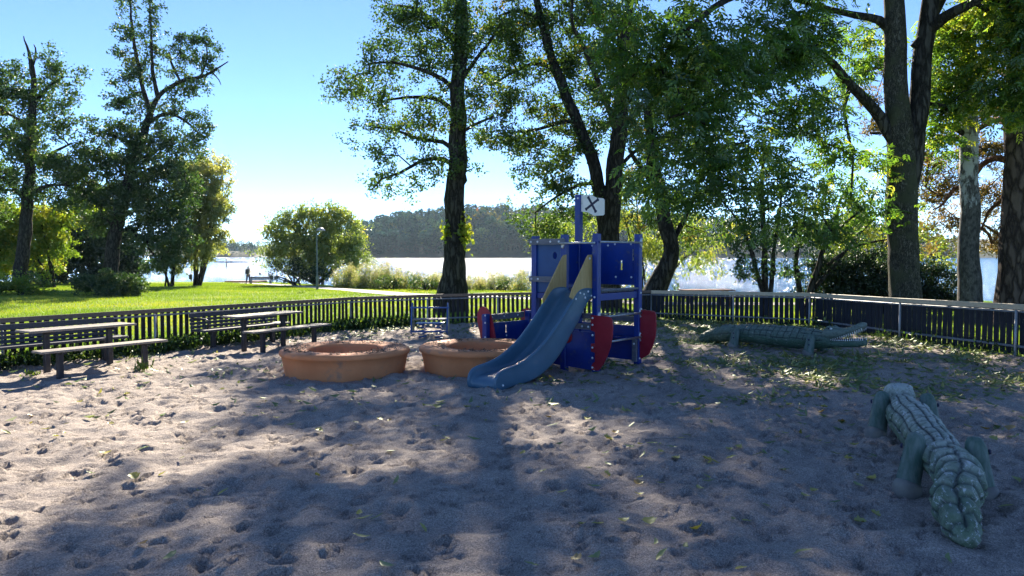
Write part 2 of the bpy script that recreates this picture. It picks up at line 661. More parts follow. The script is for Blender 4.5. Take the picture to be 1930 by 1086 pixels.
def sz(x, y):
    """height of the sand sheet"""
    j = min(len(SXS) - 2, max(0, int((x + 13) / .03)))
    i = min(len(SYS) - 2, max(0, int(np.searchsorted(SYS, y)) - 1))
    return float(max(SZ[i, j], SZ[i + 1, j + 1]) + SZ[i, j]) / 2


# path edge line: (px, py) of the middle of the path seen on the lawn
PATH = [G(440, 533.0), G(520, 537.5), G(575, 541), G(640, 546), G(700, 551), G(760, 556), G(900, 560)]
PATH = [(-46, 88), (-34, 78)] + [(p[0], p[1]) for p in PATH] + [(6, 29), (16, 27), (40, 26)]


def lawnmat():
    m, nt, out = nodes_of('lawn_turf')
    b = N(nt, 'ShaderNodeBsdfPrincipled')
    v = mapped(nt)
    n1 = noise(nt, v, .25, 6, .6)
    n2 = noise(nt, v, 14, 5, .7)
    c = ramp(nt, n1.outputs[0], [(.3, (.13, .2, .02)), (.55, (.18, .26, .025)), (.75, (.26, .29, .04))]).outputs[0]
    c = mixc(nt, ramp(nt, n2.outputs[0], [(.4, (0, 0, 0)), (.7, (.7, .7, .7))]).outputs[0], c, (.06, .11, .02))
    nt.links.new(c, b.inputs['Base Color'])
    b.inputs['Roughness'].default_value = .9
    b.inputs['Specular IOR Level'].default_value = .2
    bump(nt, n2.outputs[0], .8, .05, b)
    nt.links.new(b.outputs[0], out.inputs[0])
    return m


def grid_sheet(name, xs, ys, zf, mat):
    X, Y = np.meshgrid(xs, ys)
    Z = zf(X, Y)
    ny, nx = X.shape
    idx = np.arange(ny * nx).reshape(ny, nx)
    q = np.stack([idx[:-1, :-1], idx[:-1, 1:], idx[1:, 1:], idx[1:, :-1]], -1).reshape(-1, 4)
    V = np.stack([X.ravel(), Y.ravel(), Z.ravel()], -1)
    return link_mesh(name, np_mesh(name, V, q, mat, smooth=True))


def dist_line(X, Y, P):
    best = np.full(X.shape, 1e9)
    for (x0, y0), (x1, y1) in zip(P[:-1], P[1:]):
        dx, dy = x1 - x0, y1 - y0
        t = np.clip(((X - x0) * dx + (Y - y0) * dy) / (dx * dx + dy * dy), 0, 1)
        best = np.minimum(best, np.hypot(X - x0 - t * dx, Y - y0 - t * dy))
    return best


def lawn_z(X, Y):
    Z = land(X, Y) + .05 * vnoise(X, Y, 3.1, 8) * (Y > 14)
    ins = inside_sand(X, Y)
    near = dist_line(X, Y, LINE)
    Z = Z - np.where(ins & (near > .3), .16, .0) - np.where(ins & (near <= .3), .06, 0)
    return Z


lx = np.concatenate([np.arange(-220, -40, 6), np.arange(-40, -14, 1.0), np.arange(-14, 14, .35), np.arange(14, 40, 1.0), np.arange(40, 221, 6)])
ly = np.concatenate([np.arange(-40, 4, 4), np.arange(4, 26, .35), np.arange(26, 130, 1.2), [140, 160, 200]])
lawn = grid_sheet('lawn', lx, ly, lawn_z, lawnmat())
tag(lawn, kind='structure')

# gravel path through the lawn
pm = surf('pale_path_gravel', (.34, .31, .27), (.48, .44, .38), 3, .9, .5, .01)
pv, pf = [], []
pp = []
for (x0, y0), (x1, y1) in zip(PATH[:-1], PATH[1:]):
    for k in range(6):
        t = k / 6
        pp.append((x0 + (x1 - x0) * t, y0 + (y1 - y0) * t))
for i, (x, y) in enumerate(pp):
    a, b_ = pp[max(0, i - 1)], pp[min(len(pp) - 1, i + 1)]
    d = Vector((b_[0] - a[0], b_[1] - a[1])).normalized()
    nx_, ny_ = -d.y, d.x
    for o in (-.95, -.45, 0, .45, .95):
        X, Y = x + nx_ * o, y + ny_ * o
        pv.append((X, Y, float(land(X, Y)) + .035 + .02 * (1 - abs(o))))
for i in range(len(pp) - 1):
    for k in range(4):
        pf.append((i * 5 + k, i * 5 + k + 1, (i + 1) * 5 + k + 1, (i + 1) * 5 + k))
tag(link_mesh('path', np_mesh('path', pv, pf, pm, True)), kind='structure')


# water
def watermat():
    m, nt, out = nodes_of('lake_water')
    b = N(nt, 'ShaderNodeBsdfPrincipled')
    b.inputs['Base Color'].default_value = (.03, .13, .27, 1)
    b.inputs['Roughness'].default_value = .12
    b.inputs['IOR'].default_value = 1.33
    b.inputs['Specular IOR Level'].default_value = .28
    v = mapped(nt, 'Object', (1, 1.6, 1))
    n1 = noise(nt, v, .55, 4, .6)
    n2 = noise(nt, v, 2.6, 5, .65)
    ad = nt.nodes.new('ShaderNodeMath')
    ad.operation = 'MULTIPLY_ADD'
    ad.inputs[1].default_value = .35
    nt.links.new(n2.outputs[0], ad.inputs[0])
    nt.links.new(n1.outputs[0], ad.inputs[2])
    bump(nt, ad.outputs[0], 1.0, 1.0, b)
    nt.links.new(b.outputs[0], out.inputs[0])
    return m


wx = np.linspace(-3500, 3500, 30)
wy = np.array([28, 60, 120, 250, 500, 1000, 2000, 4000, 6000.])
wat = grid_sheet('water', wx, wy, lambda X, Y: np.full(X.shape, WATER_Z), watermat())
tag(wat, kind='structure')

# far hills across the lake
def hill(name, x0, x1, y0, y1, hf, col):
    xs = np.linspace(x0, x1, 80)
    ys = np.linspace(y0, y1, 24)
    m = surf(name + '_soil', col, tuple(k * 1.4 for k in col), .05, .95, 0)
    return tag(grid_sheet(name, xs, ys, hf, m), kind='structure')


def ridge_h(X, Y):
    px = 965 + X / 720 * F
    top = np.interp(px, [560, 610, 650, 700, 760, 900, 1100, 1500, 2400], [0, 6, 22, 27, 32, 37, 36, 24, 16])
    t = np.clip((Y - 715) / 130, 0, 1)
    return WATER_Z - .5 + (top + 1) * (1 - (1 - t) ** 1.6) - 8 * np.clip((Y - 850) / 150, 0, 1)


hill('wooded_hill', -240, 720, 714, 1000, ridge_h, (.02, .03, .018))


def far_h(X, Y):
    px = 965 + X / 1500 * F
    top = np.interp(px, [-200, 250, 330, 420, 500, 700, 900], [9, 12, 19, 21, 17, 12, 5])
    t = np.clip((Y - 1495) / 160, 0, 1)
    return WATER_Z - .5 + (top + 1) * (1 - (1 - t) ** 1.5)


hill('far_shore_hill', -1250, 0, 1494, 1800, far_h, (.03, .04, .025))


def isle_h(X, Y):
    r = np.sqrt(((X + 330) / 42) ** 2 + ((Y - 900) / 38) ** 2)
    return WATER_Z + 7 * (1 - r ** 2)


hill('island', -372, -288, 862, 938, isle_h, (.02, .03, .018))


def far_trees(name, pts, hmin, hmax, seed, kinds, nl=70, tint_fn=None):
    """many distant trees as one leafy mass: conifer or round crown of ragged triangles"""
    r = np.random.default_rng(seed)
    Vs, Ts = [], []
    for (x, y, z) in pts:
        h = r.uniform(hmin, hmax)
        con = r.random() < kinds
        base_t = r.uniform(0, .38) if con else r.uniform(.35, .8)
        if tint_fn:
            tf = tint_fn(x, y, con, r)
            base_t = tf if tf is not None else base_t
        u = r.random(nl) ** (.8 if con else .55)
        zc = h * (.06 + .94 * u)
        if con:
            rad = h * .17 * (1.05 - u) + .25
        else:
            rad = h * .3 * np.sqrt(np.clip(1 - ((u - .5) / .55) ** 2, 0, 1)) + .3
        an = r.uniform(0, 2 * math.pi, nl)
        rr = rad * r.uniform(.55, 1.05, nl)
        c = np.stack([x + rr * np.cos(an), y + rr * np.sin(an), z + zc], -1)
        s = h * (.05 if con else .075) * r.uniform(.7, 1.4, nl)
        for k in range(3):
            off = r.normal(0, 1, (nl, 3))
            off /= np.linalg.norm(off, axis=1)[:, None]
            if con:
                off[:, 2] *= .7
            Vs.append(c + off * s[:, None] * 1.25)
        Ts.append((base_t + r.uniform(-.05, .05, nl)).clip(0, 1))
    n = len(pts)
    V = np.array(Vs).reshape(n, 3, nl, 3).transpose(0, 2, 1, 3).reshape(-1, 3)
    T = np.repeat(np.array(Ts).ravel(), 3)
    Fc = np.arange(len(V)).reshape(-1, 3)
    return np_mesh(name, V, Fc, M['leaf_far'], tint=T)


r_ = np.random.default_rng(3)
pts = []
while len(pts) < 2300:
    x = r_.uniform(-215, 420)
    y = 722 + 150 * r_.random() ** 1.2
    if x > 150 and r_.random() < .55:
        continue
    z = float(ridge_h(np.array(x), np.array(y)))
    if z > WATER_Z + .4:
        pts.append((x, y, z - .5))


def ftint(x, y, con, r):
    px = 965 + x / y * F
    if 899 < px < 911 and y > 805 and r.random() < .6:
        return .97
    if not con and y > 775 and 890 < px < 1010 and r.random() < .45:
        return .84 + r.random() * .05
    if not con and y > 800 and r.random() < .2:
        return .8
    return None


me = far_trees('forest_across_lake', pts, 12, 22, 5, .62, 90, ftint)
tag(link_mesh('forest_across_lake', me), 'dark hazy forest on the hill across the lake with few yellow and orange crowns', 'forest', kind='stuff')
pts = []
for _ in range(900):
    x = r_.uniform(-900, -250)
    y = r_.uniform(1505, 1660)
    pts.append((x, y, float(far_h(np.array(x), np.array(y))) - 1))
me = far_trees('woods_on_far_shore', pts, 9, 15, 6, .3, 36)
tag(link_mesh('woods_on_far_shore', me), 'faint blue wooded shore far away at the left end of the lake', 'forest', kind='stuff')
pts = []
for _ in range(90):
    x = r_.uniform(-362, -298)
    y = r_.uniform(872, 928)
    z = float(isle_h(np.array(x), np.array(y)))
    if z > WATER_Z + .3:
        pts.append((x, y, z - .5))
me = far_trees('woods_on_island', pts, 9, 14, 9, .4, 80)
tag(link_mesh('woods_on_island', me), 'dark wooded islet in front of the far shore, left of the yellow lakeside bush', 'islet trees', kind='stuff')

# far apartment blocks
bw = surf('pale_render_wall', (.55, .55, .53), (.62, .62, .6), .3, .8, 0)
bd = surf('dark_window_band', (.08, .1, .13), (.12, .14, .17), .3, .4, 0)
for i, (px, w, h, fl, lab) in enumerate(((424, 13, 11, 3, 'small pale apartment block on the far shore, the left one of the two'), (441, 15, 13, 4, 'pale apartment block on the far shore with darker window bands, the right and taller one'))):
    c = W(px, 470, 1500)
    z0 = float(far_h(np.array(c[0]), np.array(1500.))) + 1
    e = empty('apartment_block', (c[0], 1500, z0), 0, lab, 'building')
    MB().box((0, 0, h / 2 + 3), (w, 10, h)).build('wall', bw, e)
    MB().box((0, 0, h + 3.2), (w + .8, 10.6, .5)).build('roof', bd, e)
    for k in range(fl):
        MB().box((0, -5.05, 4.6 + k * (h - 1.5) / fl), (w * .84, .16, 1.3)).build('window', bd, e)

# ------------------------------------------------------------------ fence round the playground
FH = [.8, .8, .8, .8, .8, .8, .8, .81, .82, .84, .86, .87]


def resample(pts, hs, step):
    out = []
    for (a, b, h0, h1) in zip(pts[:-1], pts[1:], hs[:-1], hs[1:]):
        L = math.dist(a, b)
        n = max(1, round(L / step))
        for k in range(n):
            t = k / n
            out.append((a[0] + (b[0] - a[0]) * t, a[1] + (b[1] - a[1]) * t, h0 + (h1 - h0) * t))
    out.append((*pts[-1], hs[-1]))
    return out


slat_me = {}


def slat_mesh(mat, v):
    wd = .103 if mat.name == 'blue_black_slat' else .078
    key = (mat.name, v)
    if key not in slat_me:
        r = random.Random(v)
        b = MB()
        b.box((0, 0, .38), (wd + r.uniform(-.003, .003), .02, .72 + r.uniform(-.01, .01)), 0, .004)
        slat_me[key] = b.mesh('slat', mat)
    return slat_me[key]


def make_fence(pts, hs, smat, rail, label, grp):
    x0, y0 = pts[0]
    f = empty('picket_fence', (x0, y0, gz(x0, y0)), 0, label, 'fence', grp)
    z0 = gz(x0, y0)
    vert = resample(pts, hs, 2.4)
    nposts = MB()
    nposts.tube([(0, 0, -.3), (0, 0, .70)], .021, 10)
    pme = nposts.mesh('post', M['post_metal'])
    for i, (x, y, h) in enumerate(vert):
        o = share('post', pme, f, (x - x0, y - y0, gz(x, y) - z0 + (h - .8)))
    for (a, b) in zip(vert[:-1], vert[1:]):
        A = Vector((a[0] - x0, a[1] - y0, gz(a[0], a[1]) - z0))
        B = Vector((b[0] - x0, b[1] - y0, gz(b[0], b[1]) - z0))
        d = (B - A)
        L = d.length
        dn = d.normalized()
        nrm = Vector((dn.y, -dn.x, 0)).normalized()      # towards the playground
        if nrm.dot(Vector((-a[0], 8 - a[1], 0))) < 0:
            nrm = -nrm

        def bar(name, zc, zh, th, off, mat, ov=0.0):
            m = MB()
            za, zb = zc(a[2]), zc(b[2])
            P = []
            for (Q, z) in ((A - dn * ov, za), (B + dn * ov, zb)):
                for dz, dd in ((-zh / 2, -th / 2), (-zh / 2, th / 2), (zh / 2 - .006, th / 2), (zh / 2, th / 2 - .006), (zh / 2, -th / 2 + .006), (zh / 2 - .006, -th / 2)):
                    P.append(Q + nrm * (off + dd) + Vector((0, 0, z + dz)))
            fs = [(0, 1, 2, 3, 4, 5), (11, 10, 9, 8, 7, 6)] + [(k, 6 + k, 6 + (k + 1) % 6, (k + 1) % 6) for k in range(6)]
            m.add(P, fs)
            return m.build(name, mat, f)
        bar('top_board', lambda h: h - (.046 if rail is M['rail_tan'] else .038), .092 if rail is M['rail_tan'] else .075, .034, .004, rail)
        bar('upper_rail', lambda h: h - .125, .036, .03, -.042, M['rail_metal'])
        bar('lower_rail', lambda h: .155, .036, .03, -.042, M['rail_metal'])
        n = int(L / .127)
        for k in range(n):
            t = (k + .5) / n
            Q = A + d * t
            h = a[2] + (b[2] - a[2]) * t
            o = share('slat', slat_mesh(smat, random.randrange(4)), f, tuple(Q - nrm * .072 + Vector((0, 0, random.uniform(-.012, .012)))),
                      (random.gauss(0, .008), random.gauss(0, .011), math.atan2(dn.y, dn.x) + random.gauss(0, .02)))
            o.scale = (1, 1, (h - .07) / .74)
    return f


make_fence(LINE[:3], FH[:3], M['slat'], M['rail_brown'], 'left run of the dark picket fence, behind the two table and bench sets', 'runs of the dark picket fence')
make_fence(LINE[2:7], FH[2:7], M['slat'], M['rail_brown'], 'far run of the dark picket fence, behind the spring seat and the blue play ship', 'runs of the dark picket fence')
make_fence(LINE[6:], FH[6:], M['slat_blue'], M['rail_tan'], 'right run of dark picket fence with pale tan top rail, behind the open jawed crocodile', 'runs of the dark picket fence')


# ------------------------------------------------------------------ benches and tables
def planks(parent, n, length, width, z, th, gap, mat, name='plank', y0=0.0, tilt=0.0):
    w = (width - gap * (n - 1)) / n
    me = None
    for k in range(n):
        y = y0 - width / 2 + w / 2 + k * (w + gap)
        m = MB().box((0, 0, 0), (length + random.uniform(-.01, .01), w, th), 0, .006).mesh(name, mat)
        share(name, m, parent, (random.uniform(-.006, .006), y, z + random.uniform(-.001, .001)))


def bench_set(tc, bc, kc, dirv, hb, L_t, L_b, L_k, mat, labs):
    """table centre, front bench centre, back bench centre; dirv along the fence"""
    rz = math.atan2(dirv[1], dirv[0])
    grp = 'grey wooden tables and benches along the left fence'
    zt = gz(*tc)
    t = empty('picnic_table', (tc[0], tc[1], zt), rz, labs[0], 'table', 'wooden tables by the left fence')
    planks(t, 4, L_t, .46, .655, .032, .012, mat)
    for s in (-1, 1):
        x = s * .48
        MB().box((x, 0, .30), (.078, .078, .62), 0, .008).build('leg', M['black_steel'], t)
        MB().box((x, 0, .619), (.06, .38, .03)).build('bracket', M['black_steel'], t)
    b = empty('bench', (bc[0], bc[1], gz(*bc)), rz, labs[1], 'bench', 'backless wooden benches in front of the tables')
    planks(b, 3, L_b, .31, .405, .032, .012, mat)
    for s in (-1, 1):
        x = s * .64
        MB().box((x, 0, .18), (.078, .078, .38), 0, .008).build('leg', M['black_steel'], b)
        MB().box((x, 0, .372), (.06, .26, .024)).build('bracket', M['black_steel'], b)
    k = empty('backrest_bench', (kc[0], kc[1], gz(*kc)), rz, labs[2], 'bench', 'high backed wooden benches against the left fence')
    planks(k, 3, L_k, .34, .385, .04, .012, M['wood_dark'], y0=-.2)
    # local +y points to the fence
    zb = .35
    for i, hh in enumerate((.05, .05, .05, .05, .09)):
        zc = zb + hh / 2
        lean = .05 + (zc - .4) * .16
        MB().box((0, 0, 0), (L_k, .026, hh), 0, .005).build('backrest_board', M['wood_dark'], k).location = (0, lean, zc)
        zb += hh + .017
    for s in (-1, 1):
        x = s * (L_k / 2 - .32)
        MB().box((x, -.18, .18), (.08, .08, .37), 0, .006).build('leg', M['black_steel'], k)
        MB().tube([(x, -.02, .33), (x, .06, .45), (x, .10, .68)], .02, 8).build('back_support', M['black_steel'], k)
        xa = s * (L_k / 2 - .08)
        MB().tube([(xa, .06, .60), (xa, -.1, .61), (xa, -.3, .60), (xa, -.36, .57), (xa, -.34, .42)], .018, 8).build('armrest', M['black_steel'], k)


d1 = Vector((.55, .835)).normalized()
d2 = Vector((.51, .86)).normalized()
n1 = Vector((-d1.y, d1.x))
bench_set((-6.74, 11.9), (-6.14, 11.50), (-7.53, 12.40), d1, .4, 1.62, 1.9, 2.3, M['wood_grey'],
          ('weathered grey wooden table on two dark posts, the nearer one at the far left',
           'sunlit backless plank bench on two dark posts, nearest to the left edge of the photo',
           'dark high backed slatted bench against the fence at the far left, behind the nearer table'))
bench_set((-4.78, 14.75), (-4.22, 14.5), (-5.50, 15.35), d2, .4, 1.6, 1.95, 2.1, M['wood_grey'],
          ('weathered grey wooden table on two dark posts, the farther one, behind the first orange ring',
           'backless plank bench in the shade between the farther table and the first orange ring',
           'dark high backed slatted bench with a black armrest, behind the farther table'))


# ------------------------------------------------------------------ concrete rings
def make_ring(c, label, seed, segs=112):
    z = gz(*c)
    r = empty('seating_ring', (c[0], c[1], z), 0, label, 'concrete ring', 'round terracotta coloured concrete rings')
    prof = [(.855, -.12), (.86, .0), (.895, .2), (.912, .285), (.93, .295), (.944, .312), (.946, .335), (.936, .358), (.91, .374), (.87, .38),
            (.72, .375), (.60, .372), (.56, .366), (.54, .35), (.53, .32), (.515, .15), (.51, -.12)]
    b = MB().lathe(prof, n=segs)
    rr = np.random.default_rng(seed)
    vs = []
    for i, v in enumerate(b.v):
        p = Vector(v)
        k = mnoise.noise(p * 2.3 + Vector((seed, 0, 0))) * .007 + mnoise.noise(p * 9) * .002
        q = Vector((p.x, p.y, 0)).normalized()
        vs.append(p + q * k + Vector((0, 0, k)))
    b.v = vs
    b.build('concrete_body', M['terracotta'], r)
    return r


R1, R2 = (-2.46, 11.28), (-.45, 11.52)
make_ring(R1, 'round orange concrete ring with littered rim, the left one, standing clear of the slide', 3)
make_ring(R2, 'round orange concrete ring partly hidden behind the lower end of the blue slide', 8)

# ------------------------------------------------------------------ play ship with tower and slide
PS = Vector((1.225, 11.12))
SH_RZ = math.atan2(-.66, .75)
ship = empty('play_ship', (PS.x, PS.y, gz(PS.x, PS.y)), SH_RZ, 'blue play ship with slide, mast, crossbones flag and red fins amid the playground', 'play structure')
bolt_me = MB().lathe([(.0, .012), (.009, .0115), (.015, .008), (.017, 0)], n=10).mesh('bolt', M['bolt'])
bolt_me.transform(Matrix.Rotation(math.radians(90), 4, 'X'))      # faces -y


def bolt(x, y, z, face='y', s=1.0):
    o = share('bolt', bolt_me, ship, (x, y, z), (0, 0, 0 if face == 'y' else (math.radians(90) if face == 'x' else math.radians(-90))))
    o.scale = (s, s, s)
    return o


def post(x, y, h, name='post', w=.095):
    MB().box((x, y, h / 2 - .15), (w, w, h + .3), 0, .007).build(name, M['blue'], ship)


post(0, 0, 2.02, 'tower_post')
post(-.58, 0, 2.015, 'tower_post')
post(-1.147, 0, 2.0, 'tower_post')
post(0, 1.12, 2.03, 'tower_post')
post(-1.147, 1.12, 2.70, 'mast', .1)
post(-2.2, 0, .74, 'bow_post')
post(-2.2, 1.08, .74, 'bow_post')
XZ = lambda u, v, t: Vector((u, t, v))
YZ = lambda u, v, t: Vector((t, u, v))


def slab(name, pts, plane, t0, t1, mat, parent=ship):
    return MB().prism(pts, XZ if plane == 'xz' else YZ, t0, t1).build(name, mat, parent)


def rect(u0, u1, v0, v1, c=.012):
    return [(u0 + c, v0), (u1 - c, v0), (u1, v0 + c), (u1, v1 - c), (u1 - c, v1), (u0 + c, v1), (u0, v1 - c), (u0, v0 + c)]


def holed(name, u0, u1, v0, v1, holes, plane, t0, t1, mat, parent=ship):
    """panel with real openings: strips around one or two polygon holes, built as a grid of cells"""
    from mathutils.geometry import tessellate_polygon
    outer = [Vector((a, b, 0)) for a, b in rect(u0, u1, v0, v1)]
    loops = [outer] + [[Vector((a, b, 0)) for a, b in h] for h in holes]
    tris = tessellate_polygon(loops)
    flat = [p for l in loops for p in l]
    fn = XZ if plane == 'xz' else YZ
    b = MB()
    vs = [fn(p.x, p.y, t0) for p in flat] + [fn(p.x, p.y, t1) for p in flat]
    n = len(flat)
    fs = [tuple(t) for t in tris] + [tuple(n + i for i in reversed(t)) for t in tris]
    o = 0
    for l in loops:
        m = len(l)
        fs += [(o + i, o + (i + 1) % m, n + o + (i + 1) % m, n + o + i) for i in range(m)]
        o += m
    b.add(vs, fs)
    me = b.mesh(name, mat)
    import bmesh
    bm = bmesh.new()
    bm.from_mesh(me)
    bmesh.ops.recalc_face_normals(bm, faces=bm.faces)
    bm.to_mesh(me)
    bm.free()
    return link_mesh(name, me, parent)


circle = lambda cx, cz, rx, rz, n=16: [(cx + rx * math.cos(-2 * math.pi * k / n), cz + rz * math.sin(-2 * math.pi * k / n)) for k in range(n)]


def bone(cx, cz, L, w, ang=0.0):
    """outline of a bone, clockwise"""
    pts = []
    k = w * .95
    base = []
    h = L / 2
    for (ux, uz, a0) in ((w * .55, h, -60), (-w * .55, h, 30)):
        for j in range(5):
            an = math.radians(a0 + j * 52.5)
            base.append((ux + k * math.cos(an), uz + k * math.sin(an)))
    top = base
    bot = [(-x, -z) for x, z in top]
    full = top + bot
    c, s = math.cos(ang), math.sin(ang)
    return [(cx + x * c - z * s, cz + x * s + z * c) for x, z in reversed(full)]


# cabin wall between the two left posts of the front, round hole, two grey boards across it
holed('tower_panel', -1.10, -.62, 1.14, 1.92, [circle(-.76, 1.70, .042, .055)], 'xz', -.012, .012, M['blue_light'])
slab('cross_board', rect(-1.21, -.53, 1.865, 1.955), 'xz', -.082, -.05, M['grey_board'])
slab('cross_board', rect(-1.21, -.64, 1.30, 1.385), 'xz', -.082, -.05, M['grey_board'])
for x in (-1.17, -1.04, -.79, -.63):
    bolt(x, -.082, 1.91)
for x in (-1.16, -1.03):
    bolt(x, -.082, 1.343)
# rear wall with slots
holed('tower_panel', -1.09, -.05, 1.24, 1.92, [bone(-.30, 1.55, .13, .018), [(-.075, 1.62), (-.095, 1.62), (-.095, 1.80), (-.075, 1.80)][::-1]], 'xz', 1.10, 1.124, M['blue'])
for x, z in ((-.86, 1.86), (-.55, 1.86), (-.42, 1.88), (-.12, 1.88), (-.4, 1.36), (-.11, 1.36), (-.85, 1.36)):
    bolt(x, 1.10, z)
# left wall
slab('tower_panel', rect(.05, 1.07, 1.14, 1.92), 'yz', -1.16, -1.136, M['blue'])
# deck, its beams and edge plank
for k in range(6):
    y = .02 + k * .182
    MB().box((-.573, y + .09, 1.165), (1.05, .172, .03), 0, .004).build('deck_plank', M['grey_board'], ship)
slab('deck_beam', rect(.05, 1.07, 1.045, 1.145), 'yz', -.02, .02, M['blue'])
slab('deck_beam', rect(.05, 1.07, 1.045, 1.145), 'yz', -1.167, -1.127, M['blue'])
slab('deck_beam', rect(-1.1, -.05, 1.045, 1.145), 'xz', 1.10, 1.14, M['blue'])
slab('deck_beam', rect(-1.1, -.63, 1.045, 1.13), 'xz', -.02, .02, M['blue'])
MB().box((.02, .56, 1.195), (.06, 1.0, .03), 0, .004).build('edge_plank', M['grey_board'], ship)
bolt(0, -.0485, 1.10)
bolt(.0485, 1.12, 1.12, 'x')

# grab rails and rungs of steel tube with oval end plates
plate_me = MB().lathe([(0, .012), (.7, .012), (.95, .006), (1, 0)], n=18).mesh('end_plate', M['steel'])


def tube_bar(a, b, r=.016):
    MB().tube([a, b], r, 12).build('steel_bar', M['steel'], ship)


tube_bar((-.62, -.078, 1.885), (.02, -.078, 1.885))
tube_bar((.07, .0, 1.90), (.07, 1.12, 1.90))
tube_bar((.07, -.02, .81), (.07, 1.12, .81))
tube_bar((.07, -.02, .435), (.07, 1.12, .435))
for (x, y, z, ax) in ((-.58, -.049, 1.885, 'y'), (.049, 1.12, 1.90, 'x'), (.049, 1.12, .81, 'x'), (.049, 1.12, .435, 'x'), (.049, 0, .81, 'x')):
    o = share('end_plate', plate_me, ship, (x, y, z), (math.radians(90), 0, 0) if ax == 'y' else (math.radians(90), 0, math.radians(90)))
    o.scale = (.036, .085, 1)
    for s in (-1, 1):
        if ax == 'y':
            bolt(x, y - .012, z + s * .055)
        else:
            bolt(x + .012, y, z + s * .055, 'x')

# hull
slab('hull_panel', [(-1.10, .07), (-.06, .03), (-.055, .585), (-1.10, .60)], 'xz', -.03, -.008, M['blue'])
slab('hull_panel', rect(-1.10, -.05, .06, .60), 'xz', 1.11, 1.132, M['blue'])
slab('hull_panel', rect(-2.15, -1.20, .06, .56), 'xz', 1.09, 1.112, M['blue'])
holed('hull_panel', .05, 1.03, .08, .58, [bone(.50, .47, .12, .02)], 'yz', -2.22, -2.198, M['blue'])
slab('hull_board', rect(-1.2, -.05, .625, .71), 'xz', -.075, -.049, M['grey_board'])
slab('hull_board', rect(-1.2, -.05, .66, .745), 'xz', 1.15, 1.176, M['grey_board'])
slab('hull_board', rect(-.03, 1.03, .625, .72), 'yz', -2.274, -2.248, M['grey_board'])
slab('hull_board', rect(-2.25, -1.2, .625, .70), 'xz', 1.13, 1.156, M['grey_board'])
slab('hull_board', rect(.05, 1.07, .70, .77), 'yz', -1.10, -1.075, M['grey_board'])
MB().box((-1.85, .55, .20), (.5, .96, .035), 0, .004).build('bow_step', M['grey_board'], ship)
MB().box((-.57, 1.0, .42), (1.0, .22, .03), 0, .004).build('cabin_seat', M['blue'], ship)
for x in (-.09, -.2):
    bolt(x, -.075, .667)
for y in (.2, .5, .85):
    bolt(-2.248, y, .672, 'x')
bolt(-2.198, .5, .35, 'x')
o = share('red_porthole', MB().lathe([(0, .02), (.10, .02), (.108, .012), (.11, 0)], n=28).mesh('red_porthole', M['red']), ship, (-.52, -.031, .50), (math.radians(90), 0, 0))


# red fins
def fin(name, pts, t0, t1):
    return slab(name, pts, 'xz', t0, t1, M['red'])


stern = [(-.045, .84), (.25, .835), (.295, .82), (.32, .785), (.33, .70), (.325, .56), (.29, .40), (.235, .26), (.16, .13), (.09, .045), (-.03, .045), (-.03, .10), (.0, .15), (.03, .165), (.03, .30), (-.04, .31), (-.04, .425), (.03, .435), (.03, .60), (-.045, .62)]
fin('red_fin', stern, -.076, -.052)
for z in (.80, .70, .55, .37, .22, .08):
    bolt(-.012, -.077, z)
stern2 = [(.05, .86), (.27, .85), (.31, .83), (.325, .79), (.33, .62), (.315, .45), (.27, .30), (.20, .17), (.05, .08)]
fin('red_fin', stern2, 1.108, 1.132)
slab('post_foot', rect(-.04, .03, .05, .40, .004), 'xz', 1.02, 1.068, M['grey_board'])
bolt(-.005, 1.02, .33)
bolt(0, -.049, .045)
bolt(.049, 1.10, .10, 'x')
bow = [(-1.98, .02), (-2.02, .22), (-2.12, .66), (-2.17, .76), (-2.25, .84), (-2.33, .86), (-2.41, .82), (-2.455, .73), (-2.45, .60), (-2.40, .42), (-2.36, .22), (-2.35, .02)]
fin('red_fin', bow[::-1], .055, .079)
bow2 = [(-2.15, .05), (-2.15, .70), (-2.26, .78), (-2.36, .76), (-2.43, .66), (-2.42, .5), (-2.36, .25), (-2.33, .05)]
fin('red_fin', bow2[::-1], 1.135, 1.16)
for x, z in ((-2.17, .72), (-2.17, .6), (-2.17, .36), (-2.17, .14)):
    bolt(x, -.049, z)
for z in (.65, .42, .2):
    bolt(-2.248, 0, z, 'xx')

# yellow side cheeks at the head of the slide
for (x, pts, nm) in ((-.064, [(-.03, 1.715), (-.12, 1.71), (-.16, 1.67), (-.50, 1.23), (-.56, 1.12), (-.46, 1.07), (-.40, 1.14), (-.2, 1.10), (-.06, 1.05), (-.03, 1.07)], 'R'),
                     (-.535, [(-.03, 1.715), (-.08, 1.71), (-.12, 1.68), (-.58, 1.08), (-.57, 1.02), (-.42, 1.03), (-.33, 1.12), (-.22, 1.18), (-.03, 1.22)], 'L')):
    slab('side_cheek', pts, 'yz', x - .011, x + .011, M['plywood'])
for y, z in ((-.1, 1.66), (-.06, 1.12), (-.24, 1.15)):
    bolt(-.052, y, z, 'x')
    bolt(-.547, y, z, 'xx')


# slide: moulded trough lofted along its curve
def lerp_poly(P, n):
    P = [Vector(p) for p in P]
    # smooth resample by Catmull-Rom on chord length
    d = [0]
    for a, b in zip(P[:-1], P[1:]):
        d.append(d[-1] + (b - a).length)
    out = []
    for k in range(n):
        t = d[-1] * k / (n - 1)
        i = min(len(P) - 2, max(0, int(np.searchsorted(d, t)) - 1))
        u = (t - d[i]) / max(1e-9, d[i + 1] - d[i])
        p0, p1, p2, p3 = P[max(0, i - 1)], P[i], P[i + 1], P[min(len(P) - 1, i + 2)]
        out.append(.5 * ((2 * p1) + (-p0 + p2) * u + (2 * p0 - 5 * p1 + 4 * p2 - p3) * u * u + (-p0 + 3 * p1 - 3 * p2 + p3) * u ** 3))
    return out


